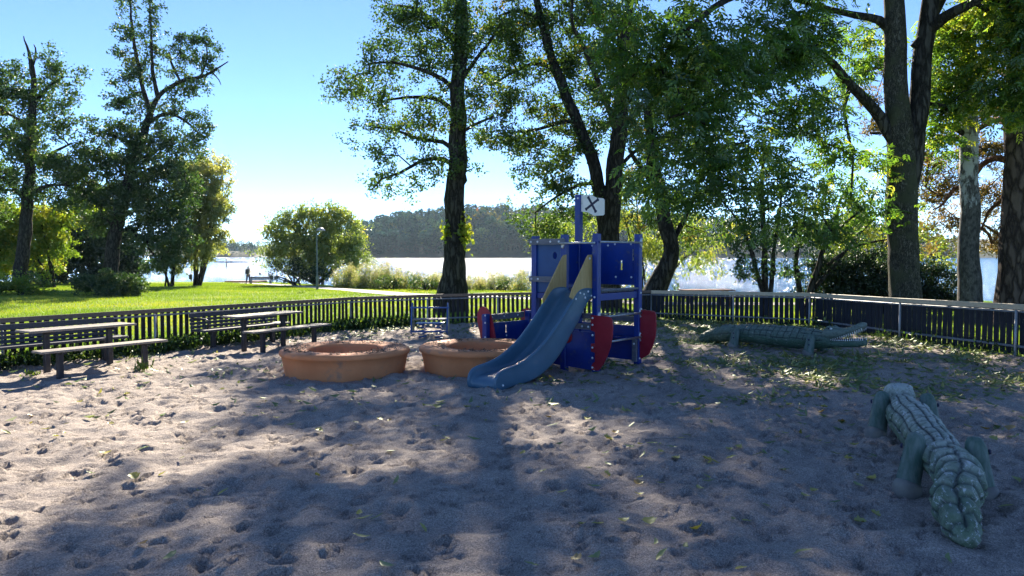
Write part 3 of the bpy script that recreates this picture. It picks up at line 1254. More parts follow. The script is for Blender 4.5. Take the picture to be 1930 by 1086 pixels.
KS = 72
rim = lerp_poly([(.02, 1.22), (.16, 1.235), (.36, 1.20), (.55, 1.03), (.74, .85), (.9, .71), (1.09, .56), (1.31, .43), (1.53, .335), (1.74, .285), (1.92, .26), (2.03, .23), (2.09, .17), (2.115, .09), (2.10, .01), (2.07, -.02)], KS)
chute = lerp_poly([(.0, 1.17), (.12, 1.15), (.26, 1.06), (.42, .91), (.60, .72), (.80, .52), (1.0, .37), (1.22, .25), (1.48, .185), (1.72, .165), (1.90, .155), (1.99, .14), (2.05, .105), (2.08, .05), (2.075, .0), (2.06, -.02)], KS)
under = lerp_poly([(.02, 1.08), (.10, 1.04), (.2, .93), (.34, .74), (.5, .58), (.66, .40), (.84, .25), (1.04, .13), (1.25, .05), (1.5, .005), (1.75, -.015), (1.9, -.02), (1.98, -.02), (2.02, -.02), (2.04, -.02), (2.05, -.02)], KS)
xr, xl = -.055, -.545
sv, sf = [], []
for k in range(KS):
    R, C_, U = rim[k], chute[k], under[k]
    lo = lambda t: (R[0] * (1 - t) + C_[0] * t, R[1] * (1 - t) + C_[1] * t)
    sec = []
    lift = lambda p, q, t: (p[0] + (q[0] - p[0]) * t, p[1] + (q[1] - p[1]) * t)
    n_ = Vector((R[0] - C_[0], R[1] - C_[1]))
    n_ = n_.normalized() if n_.length > 1e-4 else Vector((1, 0))
    for (xo, sg) in ((xr, -1), (xl, 1)):
        half = [(xo - sg * .0, *U), (xo - sg * .008, *lift(U, R, .25)), (xo - sg * .010, *lift(U, R, .6)), (xo - sg * .004, *lift(U, R, .93)), (xo - sg * .012, *lift(U, R, .965)), (xo + sg * -.008, *lift(U, R, .99)),
                (xo + sg * .008, R[0] + n_[0] * .010, R[1] + n_[1] * .010), (xo + sg * .022, R[0] + n_[0] * .007, R[1] + n_[1] * .007), (xo + sg * .034, *lift(R, C_, .06)), (xo + sg * .036, *lift(R, C_, .16)), (xo + sg * .042, *lift(R, C_, .55)),
                (xo + sg * .055, *lift(R, C_, .85)), (xo + sg * .078, *lift(R, C_, .97))]
        if sg == -1:
            first = half
        else:
            second = half[::-1]
    mid = [(xr - .12, C_[0], C_[1]), ((xr + xl) / 2, C_[0] , C_[1]), (xl + .12, C_[0], C_[1])]
    sec = first + mid + second
    # underside
    sec += [(xl + .03, *lift(U, C_, .55)), ((xr + xl) / 2, *lift(C_, U, .12)), (xr - .03, *lift(U, C_, .55))]
    m_ = len(sec)
    sv += [(x, -s, z) for x, s, z in sec]
for k in range(KS - 1):
    for j in range(m_):
        sf.append((k * m_ + j, (k + 1) * m_ + j, (k + 1) * m_ + (j + 1) % m_, k * m_ + (j + 1) % m_))
b = MB()
b.add(sv, sf, True)
slide = b.build('slide', M['slide'], ship)
sm = slide.modifiers.new('ss', 'SUBSURF')
sm.levels = sm.render_levels = 1
for y, z in ((-.15, 1.185), (-.22, 1.10), (-.34, 1.17), (-.44, 1.09), (-1.98, .06)):
    bolt(xr + .012, y, z, 'x')
for y, z in ((-.2, 1.10), (-1.95, .06)):
    bolt(xl - .012, y, z, 'xx')

# crossbones flag on the mast
fl = [(0, .345), (.19, .345), (.30, .29), (.43, .275), (.455, .25), (.455, .02), (.435, -.0), (.26, .0), (.14, .06), (0, .075)]
flag = slab('flag', [(-1.095 + u, 2.355 + v - .01) for u, v in fl][::-1], 'xz', 1.11, 1.13, M['white_panel'])
for ang in (math.radians(32), math.radians(-58)):
    slab('bone_mark', [(u, v) for u, v in bone(-.875, 2.53, .275, .019, ang)], 'xz', 1.107 if ang > 0 else 1.1065, 1.11, M['ink'], flag)
bolt(-1.13, 1.069, 2.64)

# ------------------------------------------------------------------ spring seat
zr = gz(-1.77, 16.6)
rk = empty('spring_seat', (-1.77, 16.6, zr), math.atan2(-.02, .8), 'blue and green spring seat rocker with plank seat in front of the far fence', 'spring rocker')
M['rock_green'] = surf('faded_green_panel', (.09, .17, .15), (.13, .23, .19), 5, .5, .1, .002)
M['rock_blue'] = surf('faded_blue_steel', (.04, .1, .3), (.07, .15, .38), 12, .4, .1, .001)
for s in (-1, 1):
    x = s * .385
    pts = [(-.20, .14), (.20, .14), (.19, .30), (.10, .62), (.04, .745), (-.04, .745), (-.10, .62), (-.19, .30)]
    MB().prism(pts, YZ, x - .012, x + .012).build('side_panel', M['rock_green'], rk)
    MB().tube([(x, -.215, .10), (x, -.2, .3), (x, -.12, .60), (x, -.03, .76)], .016, 8).build('side_frame', M['rock_blue'], rk)
MB().tube([(-.42, -.1, .66), (.42, -.1, .66)], .017, 8).build('handlebar', M['rock_blue'], rk)
MB().tube([(-.40, -.19, .15), (.40, -.19, .15)], .02, 8).build('lower_bar', M['rock_blue'], rk)
for k in range(3):
    MB().box((0, -.12 + k * .1, .405), (.74, .09, .03), 0, .005).build('seat_plank', M['wood_grey'], rk)
MB().box((0, 0, .32), (.6, .3, .02)).build('spring_plate', M['rock_blue'], rk)
for x in (-.17, .19):
    pts = [(x + .085 * math.cos(a), .085 * math.sin(a) - .02, -.02 + .34 * a / (2 * math.pi * 5)) for a in np.linspace(0, 2 * math.pi * 5, 90)]
    MB().tube(pts, .013, 6).build('coil_spring', M['rock_blue'], rk)


# ------------------------------------------------------------------ carved crocodiles
def crocmat(name, top, side, groove):
    m, nt, out = nodes_of(name)
    b = N(nt, 'ShaderNodeBsdfPrincipled')
    v = mapped(nt, 'Object', (1, 3, 3))
    n1 = noise(nt, v, 3.5, 6, .65)
    n2 = noise(nt, mapped(nt), 26, 5, .7)
    at = N(nt, 'ShaderNodeAttribute')
    at.attribute_name = 'tint'
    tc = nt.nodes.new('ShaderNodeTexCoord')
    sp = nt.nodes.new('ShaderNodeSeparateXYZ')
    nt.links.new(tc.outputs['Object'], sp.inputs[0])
    mr = nt.nodes.new('ShaderNodeMapRange')     # paint worn pale along the back, sky reflection painted in, green lower down
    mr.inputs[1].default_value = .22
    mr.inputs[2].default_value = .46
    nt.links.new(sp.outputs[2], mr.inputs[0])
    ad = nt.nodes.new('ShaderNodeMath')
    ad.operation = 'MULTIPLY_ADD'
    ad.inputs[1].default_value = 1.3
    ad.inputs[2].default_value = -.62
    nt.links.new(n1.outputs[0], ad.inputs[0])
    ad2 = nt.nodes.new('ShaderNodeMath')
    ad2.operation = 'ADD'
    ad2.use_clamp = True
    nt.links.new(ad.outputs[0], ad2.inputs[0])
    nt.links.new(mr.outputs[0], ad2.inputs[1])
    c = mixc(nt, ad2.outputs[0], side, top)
    c = mixc(nt, ramp(nt, n2.outputs[0], [(.5, (0, 0, 0)), (.66, (.7, .7, .7))]).outputs[0], c, tuple(k * .4 for k in side))
    n4 = noise(nt, mapped(nt, 'Object', (1, 4, 4)), 9, 8, .75, .6)
    c = mixc(nt, ramp(nt, n4.outputs[0], [(.56, (0, 0, 0)), (.62, (.8, .8, .8))]).outputs[0], c, tuple(min(.6, k * 1.5) for k in top))
    n5 = noise(nt, mapped(nt), 5, 6, .7)
    c = mixc(nt, ramp(nt, n5.outputs[0], [(.6, (0, 0, 0)), (.7, (.75, .75, .75))]).outputs[0], c, tuple(k * .3 for k in top))
    c = mixc(nt, at.outputs['Fac'], c, groove)
    nt.links.new(c, b.inputs['Base Color'])
    b.inputs['Roughness'].default_value = .6
    b.inputs['Specular IOR Level'].default_value = .35
    bump(nt, n2.outputs[0], .5, .006, b)
    nt.links.new(b.outputs[0], out.inputs[0])
    return m


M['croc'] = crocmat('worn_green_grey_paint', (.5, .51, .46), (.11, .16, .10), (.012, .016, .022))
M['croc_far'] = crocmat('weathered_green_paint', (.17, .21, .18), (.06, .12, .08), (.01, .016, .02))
M['croc_leg'] = surf('worn_leg_paint', (.05, .10, .075), (.15, .19, .17), 7, .65, .5, .005, stretch=(3, 3, 1), dirt=((.24, .24, .21), 5, .62))
M['croc_foot'] = surf('bare_foot_wood', (.16, .15, .14), (.24, .23, .2), 8, .8, .5, .005)
M['tooth'] = surf('white_tooth_paint', (.7, .7, .66), (.8, .8, .76), 8, .5, 0)
SP = 1.55


def croc_body(mat, ds, nv, rs, zo):
    S = np.arange(-1.06, 1.86, ds)
    v = np.linspace(-math.pi, math.pi, nv, endpoint=False)
    Sg, Vg = np.meshgrid(S, v, indexing='ij')
    r = np.interp(Sg, [-1.06, -1.055, -1.035, -.98, -.85, -.6, -.3, -.1, .1, .4, .8, 1.2, 1.45, 1.6, 1.75, 1.86], [.0, .03, .062, .085, .108, .128, .138, .138, .142, .155, .165, .17, .157, .137, .122, .115]) * rs
    zc = np.interp(Sg, [-1.06, -.95, -.7, -.35, 0, .5, 1.5, 2.02], [.07, .09, .15, .19, .215, .225, .225, .235]) + zo * np.clip((Sg + .9) / .6, 0, 1)
    yo = np.interp(Sg, [-1.06, -.95, -.72, -.42, -.15, 0, 2.02], [.09, .10, .09, -.01, -.02, 0, 0])
    seam = np.zeros_like(Sg)
    body = (Sg > .02) & (Sg < 1.72)
    wob = .008 * np.sin(Sg * 9) + .005 * np.sin(Vg * 5 + Sg * 3)
    for a in (0, .46, -.46, .98, -.98, 1.52, -1.52):
        d = (Vg - a) * r + wob
        seam = np.maximum(seam, np.exp(-(d / .0075) ** 2) * body)
    ph = (Sg + wob + .012 * np.sin(Vg * 3)) % .125
    d = np.minimum(ph, .125 - ph)
    seam = np.maximum(seam, np.exp(-(d / .0075) ** 2) * body * (np.abs(Vg) < 1.6) * (Sg < 1.6))
    # plates bulge between the grooves
    bul = .006 * np.sqrt(np.clip(d / .0625, 0, 1)) * body
    # tail and rump: overlapping lobes, V shaped from above
    tail = Sg <= .02
    q = (Sg + .55 * r * np.abs(np.abs(Vg) - .75) + .035 * np.sin(Vg * 1.7 + Sg * 6) + .03 * np.sign(Vg)) / .155
    sw = q - np.floor(q)
    lobe = np.minimum(np.clip(sw / .22, 0, 1) ** .7, (1 - sw) / .78) * .028 - .009
    upper = np.clip((2.1 - np.abs(Vg)) / .5, 0, 1)
    dr = np.where(tail, lobe * upper, bul)
    cen = np.exp(-((Vg) * r / .012) ** 2) * tail * (Sg < -.05)
    dr = dr - .008 * cen
    edge = np.exp(-((np.minimum(sw, 1 - sw)) * .145 / .008) ** 2) * tail * upper * .8
    for a in (1.5, -1.5):
        e2 = np.exp(-((Vg - a) * r / .008) ** 2) * tail
        dr = dr - .010 * e2
        edge = np.maximum(edge, e2)
    seam = np.maximum(seam, np.maximum(edge * .85, cen * .8) * (Sg > -1.03))
    dr = dr - .011 * seam * (~tail)
    rr = np.maximum(r + dr * np.clip((Sg + 1.06) / .06, 0, 1), .001)
    lump = .004 * np.sin(Sg * 13 + Vg * 2) + .003 * np.sin(Sg * 31 - Vg * 3)
    rr = rr + lump * (r > .05)
    flat = np.where(np.cos(Vg) < -.4, .93, 1.0)
    X = Sg
    Y = yo + rr * np.sin(Vg)
    Z = zc + rr * np.cos(Vg) * flat
    P = np.stack([X, Y, Z], -1).reshape(-1, 3)
    ns = len(S)
    idx = np.arange(ns * nv).reshape(ns, nv)
    nx = np.roll(idx, -1, axis=1)
    q4 = np.stack([idx[:-1], nx[:-1], nx[1:], idx[1:]], -1).reshape(-1, 4)
    return np_mesh('body', P, q4, mat, smooth=True, tint=seam.ravel())


def loft(secs, name, mat, parent, smooth=True):
    """secs: list of rings with equal point counts, capped both ends"""
    n = len(secs[0])
    b = MB()
    vs = [p for s in secs for p in s]
    fs = []
    for i in range(len(secs) - 1):
        for k in range(n):
            fs.append((i * n + k, (i + 1) * n + k, (i + 1) * n + (k + 1) % n, i * n + (k + 1) % n))
    fs.append(tuple(range(n)))
    fs.append(tuple((len(secs) - 1) * n + k for k in range(n - 1, -1, -1)))
    b.add(vs, fs, smooth)
    me = b.mesh(name, mat)
    at = me.attributes.new('tint', 'FLOAT', 'POINT')
    return link_mesh(name, me, parent)


def jaw_sec(x, hw, zb, zt, n=20, pw=2.6):
    out = []
    for k in range(n):
        a = 2 * math.pi * k / n
        c, s = math.cos(a), math.sin(a)
        out.append((x, hw * math.copysign(abs(c) ** (2 / pw), c), (zb + zt) / 2 + (zt - zb) / 2 * math.copysign(abs(s) ** (2 / pw), s)))
    return out


def make_croc(loc, rz, sc, label, mat, ds, nv, rs, zo, openm):
    e = empty('wooden_crocodile', loc, rz, label, 'play sculpture', 'carved wooden crocodiles')
    e.scale = (sc, sc, sc)
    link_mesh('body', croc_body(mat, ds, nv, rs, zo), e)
    up = [(1.80, .13, .235, .43), (1.88, .155, .235, .455), (1.96, .16, .24, .465), (2.04, .145, .255, .45), (2.12, .125, .275, .44), (2.22, .11, .30, .445), (2.32, .10, .33, .47), (2.40, .098, .355, .505), (2.47, .09, .38, .52), (2.51, .07, .40, .51), (2.525, .035, .42, .49)]
    lo = [(1.80, .12, .12, .25), (1.92, .14, .11, .25), (2.04, .13, .11, .25), (2.16, .115, .12, .255), (2.28, .10, .13, .265), (2.40, .09, .145, .28), (2.48, .08, .165, .29), (2.53, .06, .185, .285), (2.545, .03, .21, .275)]
    if openm:
        up = [(x, hw * 1.05, zb + max(0, x - 1.94) * .16, zt + max(0, x - 1.94) * .13) for x, hw, zb, zt in up]
    if not openm:
        up = [(x, hw * .74, zb - .02 - max(0, x - 1.96) * .22, zt - max(0, x - 1.96) * .42) for x, hw, zb, zt in up]
        lo = [(x, hw * .74, zb, zt - .02 - max(0, x - 1.96) * .2) for x, hw, zb, zt in lo]
    dz = zo + rs * .17 - .2
    up = [(x - .1, hw * 1.06, zb + dz, zt + dz) for x, hw, zb, zt in up]
    lo = [(x - .1, hw, zb + dz, zt + dz) for x, hw, zb, zt in lo]
    loft([jaw_sec(*s) for s in up], 'upper_jaw', mat, e)
    loft([jaw_sec(*s) for s in lo], 'lower_jaw', mat, e)
    red = surf('mouth_paint', (.1, .03, .03), (.16, .05, .045), 6, .6, 0) if 'mouth_paint' not in bpy.data.materials else bpy.data.materials['mouth_paint']
    MB().prism([(1.85, .245 + dz), (2.4, (.285 if openm else .2) + dz), (2.38, (.295 if openm else .21) + dz), (1.85, .26 + dz)], lambda u, v, t: Vector((u, t, v)), -.07, .07).build('tongue', red, e)
    for s in (-1, 1):
        tm = MB()
        for k in range(15):
            x = 1.88 + k * .036
            hw = np.interp(x, [p[0] for p in up], [p[1] for p in up]) * .93
            z = np.interp(x, [p[0] for p in up], [p[2] for p in up]) + .012
            hl = np.interp(x, [p[0] for p in lo], [p[1] for p in lo]) * .93
            zl = np.interp(x, [p[0] for p in lo], [p[3] for p in lo]) - .012
            g_ = max(.012, (z - zl) * .33)
            g_ = min(g_, .034)
            tm.lathe([(.0125, 0), (.009, -g_ * .5), (.001, -g_ - .014)], (x, s * hw, z), 6)
            tm.lathe([(.0125, 0), (.009, g_ * .5), (.001, g_ + .014)], (x + .018, s * hl, zl), 6)
        o = tm.build('teeth', M['tooth'], e)
        o['kind'] = 'stuff'
        MB().lathe([(.0, .03), (.016, .026), (.026, .01), (.028, -.02)], (0, 0, 0), 14, M=Matrix.Translation((1.86, s * (.12 if openm else .075), (.435 if openm else .36) + dz)) @ Matrix.Rotation(-s * .9, 4, 'X')).build('eye', M['tooth'], e)
        MB().lathe([(.0, .044), (.008, .04), (.012, .02)], (0, 0, 0), 10, M=Matrix.Translation((1.83, s * (.12 if openm else .07), (.435 if openm else .36) + dz)) @ Matrix.Rotation(-s * 1.1, 4, 'X')).build('pupil', M['ink'], e)
        MB().tube([(1.76, s * (.10 if openm else .07), (.445 if openm else .415) + dz), (1.82, s * (.105 if openm else .075), (.468 if openm else .425) + dz), (1.89, s * (.10 if openm else .07), (.45 if openm else .41) + dz)], [.02, .03, .018], 10).build('brow', mat, e)
    for (x, s) in ((0, 1), (0, -1), (SP, 1), (SP, -1)):
        y = s * (.172 + .17 * (rs - 1))
        lean = s * .04
        prof = [(-.12, .096, .0), (.0, .094, 0), (.09, .09, 0), (.10, .088, 0), (.22, .084, 0), (.30, .078, 0), (.345, .066, 0), (.37, .05, 0), (.38, .018, 0)]
        pts = [(x - .04 * (1 - z / .38), y + lean * (1 - z / .38) * 1.4, z) for z, r, _ in prof]
        b = MB()
        b.tube(pts, [r * (.8 if not openm else 1.0) for _, r, _ in prof], 18)
        b.v = [Vector(p) * 1.0 + Vector(p).normalized() * mnoise.noise(Vector(p) * 9) * .012 for p in b.v]
        lg = b.build('leg', M['croc_leg'], e)
        MB().tube([(x - .04, y + lean * 1.4, -.1), (x - .04, y + lean * 1.4, .05), (x - .035, y + lean * 1.3, .062)], [r * (.85 if not openm else 1.05) for r in (.103, .099, .09)], 18).build('foot', M['croc_foot'], lg)
        for zz in (.2, .29):
            MB().lathe([(0, .012), (.014, .011), (.017, 0)], (0, 0, 0), 8, M=Matrix.Translation((x + .0, y + s * (.084 if openm else .064) + lean * .5, zz)) @ Matrix.Rotation(-s * math.pi / 2, 4, 'X')).build('bolt', M['ink'], lg)
    return e


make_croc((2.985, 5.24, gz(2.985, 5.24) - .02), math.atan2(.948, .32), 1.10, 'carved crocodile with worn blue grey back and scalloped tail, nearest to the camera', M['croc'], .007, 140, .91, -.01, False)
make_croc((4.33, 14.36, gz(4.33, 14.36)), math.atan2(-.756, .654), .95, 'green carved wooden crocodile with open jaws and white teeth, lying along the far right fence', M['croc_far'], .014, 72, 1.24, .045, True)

# ------------------------------------------------------------------ lamps, bin, person, waterside things
M['lamp_pole'] = surf('grey_green_pole', (.09, .12, .1), (.14, .17, .14), 6, .5, .1, .002)
M['lamp_shade'] = surf('pale_lamp_shade', (.28, .28, .29), (.36, .36, .37), 6, .35, 0)


def make_lamp(x, y, h, side, label):
    e = empty('street_lamp', (x, y, gz(x, y)), 0, label, 'lamp post', 'park lamps on the lawn')
    MB().lathe([(.085, -.2), (.085, .85), (.075, .9), (.052, .93), (.045, h - .35)], n=14).build('pole', M['lamp_pole'], e)
    MB().tube([(0, 0, h - .36), (0, 0, h - .16), (side * .05, 0, h - .07), (side * .26, 0, h - .03)], .03, 8).build('arm', M['lamp_pole'], e)
    MB().lathe([(.0, .0), (.09, -.012), (.19, -.07), (.27, -.16), (.285, -.2), (.27, -.2), (.2, -.12), (0, -.06)], (side * .27, 0, h + .02), 20).build('lamp_shade', M['lamp_shade'], e)
    MB().lathe([(.0, -.24), (.12, -.21), (.15, -.14), (0, -.1)], (side * .27, 0, h + .02), 16).build('diffuser', M['white_panel'], e)
    return e


lp = G(598, 547)
make_lamp(lp[0], lp[1], 3.95, 1, 'park lamp post with domed head beside the path, before the yellow lakeside bush')
lp2 = G(361, 531)
make_lamp(lp2[0], lp2[1], 3.55, 1, 'distant park lamp post with a black litter bin on it, near the left tree group')
e = empty('litter_bin', (lp2[0] + .02, lp2[1] - .3, gz(lp2[0], lp2[1])), 0, 'small black litter bin fixed to the distant lamp post', 'litter bin')
MB().lathe([(.15, .28), (.19, .3), (.2, .78), (.215, .8), (.215, .86), (.19, .86), (.18, .4), (0, .38)], n=16).build('bin_body', M['black_steel'], e)
MB().lathe([(.0, 1.02), (.1, 1.0), (.2, .95), (.205, .93), (0, .93)], n=16).build('bin_lid', M['black_steel'], e)
MB().box((0, .12, .9), (.06, .06, .3)).build('bracket', M['black_steel'], e)


def skin(name, pts, edges, mat, parent, sub=2):
    me = bpy.data.meshes.new(name)
    me.from_pydata([p[:3] for p in pts], edges, [])
    me.materials.append(mat)
    o = link_mesh(name, me, parent)
    sk = o.modifiers.new('skin', 'SKIN')
    ss = o.modifiers.new('ss', 'SUBSURF')
    ss.levels = ss.render_levels = sub
    for i, p in enumerate(pts):
        d = me.skin_vertices[0].data[i]
        d.radius = (p[3], p[4] if len(p) > 4 else p[3])
        d.use_root = (i == 0)
    sk.use_smooth_shade = True
    return o


def make_person(x, y, rz, label):
    e = empty('person', (x, y, gz(x, y)), rz, label, 'person')
    sk_m = surf('skin_tone', (.45, .27, .19), (.5, .31, .22), 8, .55, 0)
    jk = surf('pale_jacket_cloth', (.62, .63, .62), (.72, .73, .72), 12, .8, .3, .004)
    tr = surf('dark_trouser_cloth', (.02, .025, .05), (.035, .04, .07), 12, .85, .3, .004)
    bk = surf('black_backpack_cloth', (.012, .014, .03), (.025, .03, .05), 12, .8, .3, .004)
    body = [(0, 0, .95, .13, .09), (0, .01, 1.15, .12, .085), (0, .03, 1.36, .15, .09), (0, .05, 1.49, .055), (0, .06, 1.60, .085, .095), (0, .065, 1.70, .07, .085),
            (.17, .03, 1.40, .05), (.23, .0, 1.16, .038), (.24, .08, .93, .03), (.24, .10, .84, .035, .02),
            (-.17, .03, 1.40, .05), (-.23, .05, 1.16, .038), (-.24, -.04, .93, .03), (-.24, -.05, .84, .035, .02),
            (.09, .0, .88, .08), (.10, .12, .50, .055), (.10, .10, .10, .04), (.10, .22, .04, .035),
            (-.09, .0, .88, .08), (-.10, -.08, .50, .055), (-.10, -.26, .13, .04), (-.10, -.17, .05, .035)]
    ed = [(0, 1), (1, 2), (2, 3), (3, 4), (4, 5), (2, 6), (6, 7), (7, 8), (8, 9), (2, 10), (10, 11), (11, 12), (12, 13), (0, 14), (14, 15), (15, 16), (16, 17), (0, 18), (18, 19), (19, 20), (20, 21)]
    skin('body', body, ed, sk_m, e, 1)
    skin('jacket', [(0, 0, .90, .19, .14), (0, .01, 1.12, .18, .13), (0, .03, 1.34, .2, .13), (0, .05, 1.50, .11, .1), (.18, .03, 1.40, .085), (.24, .0, 1.16, .068), (.25, .08, .92, .055), (-.18, .03, 1.40, .085), (-.24, .05, 1.16, .068), (-.25, -.04, .92, .055)],
         [(0, 1), (1, 2), (2, 3), (2, 4), (4, 5), (5, 6), (2, 7), (7, 8), (8, 9)], jk, e, 1)
    skin('hood', [(0, .045, 1.56, .1), (0, .05, 1.64, .115, .12), (0, .055, 1.73, .09)], [(0, 1), (1, 2)], jk, e, 1)
    skin('trousers', [(0, 0, .93, .15, .12), (.09, .0, .84, .1), (.10, .12, .50, .08), (.10, .10, .13, .06), (-.09, .0, .84, .1), (-.10, -.08, .50, .08), (-.10, -.25, .17, .06)], [(0, 1), (1, 2), (2, 3), (0, 4), (4, 5), (5, 6)], tr, e, 1)
    for s, yy, zz in ((1, .14, .045), (-1, -.22, .07)):
        MB().box((s * .10, yy, zz), (.1, .28, .09), 0, .03).build('shoe', bk, e)
    MB().box((.0, -.20, 1.22), (.34, .2, .5), 0, .07).build('backpack', bk, e)


pp_ = W(468, 536, 73)
make_person(pp_[0], 73, math.radians(-8), 'person in a pale hooded jacket with a dark backpack walking away towards the lake')

M['jetty'] = surf('red_brown_boards', (.12, .05, .035), (.2, .09, .06), 4, .8, .3, .01)
# park bench by the water
bx, by = W(492, 530, 74)[0], 74.0
e = empty('park_bench', (bx, by, gz(bx, by)), 0, 'low dark wooden bench by the water beside the walking person', 'bench')
for k in range(2):
    MB().box((0, .12 + k * .02, .50 + k * .15), (2.2, .05, .13), 0, .01).build('backrest_board', M['wood_dark'], e)
for k in range(3):
    MB().box((0, -.35 + k * .14, .38), (2.2, .125, .04), 0, .01).build('seat_board', M['wood_grey'], e)
for s in (-1, 1):
    MB().box((s * .95, -.1, .18), (.09, .5, .36), 0, .01).build('leg', M['wood_dark'], e)
    MB().box((s * .95, .15, .45), (.07, .05, .6), 0, .01).build('back_support', M['wood_dark'], e)
# jetty
jx = W(452, 528, 80)[0]
e = empty('wooden_jetty', (jx, 82, WATER_Z), math.radians(-12), 'short red brown wooden jetty at the shore left of the walking person', 'jetty')
for k in range(14):
    MB().box((-1.9 + k * .28, 0, .62 - .0 * k), (.25, 1.9, .05), 0, .008).build('board', M['jetty'], e)
for s in (-1, 1):
    MB().box((0, s * .8, .54), (4.0, .12, .1)).build('beam', M['jetty'], e)
    for x in (-1.7, 0, 1.7):
        MB().tube([(x, s * .8, -1.2), (x, s * .8, .5)], .07, 8).build('pile', M['wood_dark'], e)
# picnic table beyond the right fence
tx = W(1331, 548, 27)[0]
e = empty('picnic_table', (tx, 27, gz(tx, 27)), math.radians(6), 'dark brown picnic table on the bank beyond the far fence, right of the leaning trunk', 'table')
for k in range(5):
    MB().box((0, -.32 + k * .16, .585 + .02), (1.82, .15, .04), 0, .006).build('plank', M['jetty'], e)
for sy in (-1, 1):
    for k in range(2):
        MB().box((0, sy * (.62 + k * .15), .38), (1.82, .14, .04), 0, .006).build('seat_plank', M['jetty'], e)
for s in (-1, 1):
    MB().box((s * .65, 0, .33), (.06, 1.5, .08)).build('seat_beam', M['jetty'], e)
    for sy in (-1, 1):
        MB().tube([(s * .69, sy * .52, -.05), (s * .69, sy * .2, .58)], .045, 6).build('leg', M['jetty'], e)

for px, pyb, hh, lab in ((427, 503, 2.6, 'dark marker post standing in the lake, the nearer of two'), (436, 497, 2.0, 'thin marker post standing in the lake, the farther of two')):
    Y = (EYE - WATER_Z) * F / (pyb - 479)
    X = (px - 965) / F * Y
    e = empty('marker_post', (X, Y, WATER_Z), 0, lab, 'marker post', 'marker posts in the lake')
    MB().tube([(0, 0, -1), (0, 0, hh)], .11, 8).build('pole', M['wood_dark'], e)
    MB().lathe([(0, .25), (.16, .2), (.2, 0), (0, -.05)], (0, 0, hh - .2), 10).build('top_mark', M['wood_dark'], e)
Y = (EYE - WATER_Z) * F / 15.5
e = tag(MB().tube([((404 - 965) / F * Y, Y, WATER_Z + .12), ((482 - 965) / F * Y, Y + 2, WATER_Z + .12)], .22, 8).build('floating_boom', M['wood_dark']), 'long thin floating boom lying on the lake behind the marker posts', 'boom')
Y = (EYE - WATER_Z) * F / 38
e = empty('buoy', ((490 - 965) / F * Y, Y, WATER_Z), 0, 'small dark buoy floating on the lake near the walking person', 'buoy')
MB().lathe([(0, -.2), (.2, -.1), (.26, .05), (.2, .2), (.07, .28), (0, .3)], n=12).build('float', M['wood_dark'], e)

# ------------------------------------------------------------------ vegetation
def leaf_mesh(name, C, axis, side, L, Wd, mat, tint, fold=.25):
    """one bent diamond per leaf: C base points, axis and side unit vectors"""
    n = len(C)
    L = np.broadcast_to(L, (n,))[:, None]
    Wd = np.broadcast_to(Wd, (n,))[:, None]
    nrm = np.cross(axis, side)
    mid = C + axis * L * .48
    a = C
    t = C + axis * L - nrm * L * .12
    l = mid + side * Wd * .5 + nrm * Wd * fold
    r = mid - side * Wd * .5 + nrm * Wd * fold
    V = np.stack([a, r, t, l], 1).reshape(-1, 3)
    i = np.arange(n)[:, None] * 4
    Fc = np.concatenate([i + np.array([[0, 1, 2]]), i + np.array([[0, 2, 3]])], 1).reshape(-1, 3)
    return np_mesh(name, V, Fc, mat, tint=np.repeat(tint, 4))


def unit(v):
    return v / (np.linalg.norm(v, axis=-1, keepdims=True) + 1e-9)


def scatter_leaves(C, rc, per, L, Wd, r, droop=.3, flat=.6, base=.4, spread=.25):
    """simple leaves gathered in little sprays round the points C"""
    n = len(C)
    sub = 7                                   # sprays per cluster
    sc = np.repeat(C, sub, 0) + r.normal(0, 1, (n * sub, 3)) * np.array([1, 1, flat]) * rc * .62
    tb = np.repeat((base + r.normal(0, spread * .5, n)), sub) + r.normal(0, spread * .35, n * sub)
    k = max(1, int(per / sub))
    P = np.repeat(sc, k, 0) + r.normal(0, 1, (n * sub * k, 3)) * np.array([1, 1, .8]) * rc * .24
    T = np.repeat(tb, k) + r.normal(0, spread * .3, len(P))
    ax = unit(r.normal(0, 1, (len(P), 3)) + np.array([0, 0, -droop * 2]))
    sd = unit(np.cross(ax, unit(r.normal(0, 1, (len(P), 3)) + np.array([0, 0, .9]))))
    return P, ax, sd, L * r.uniform(.65, 1.25, len(P)), Wd * r.uniform(.65, 1.25, len(P)), T.clip(0, 1)


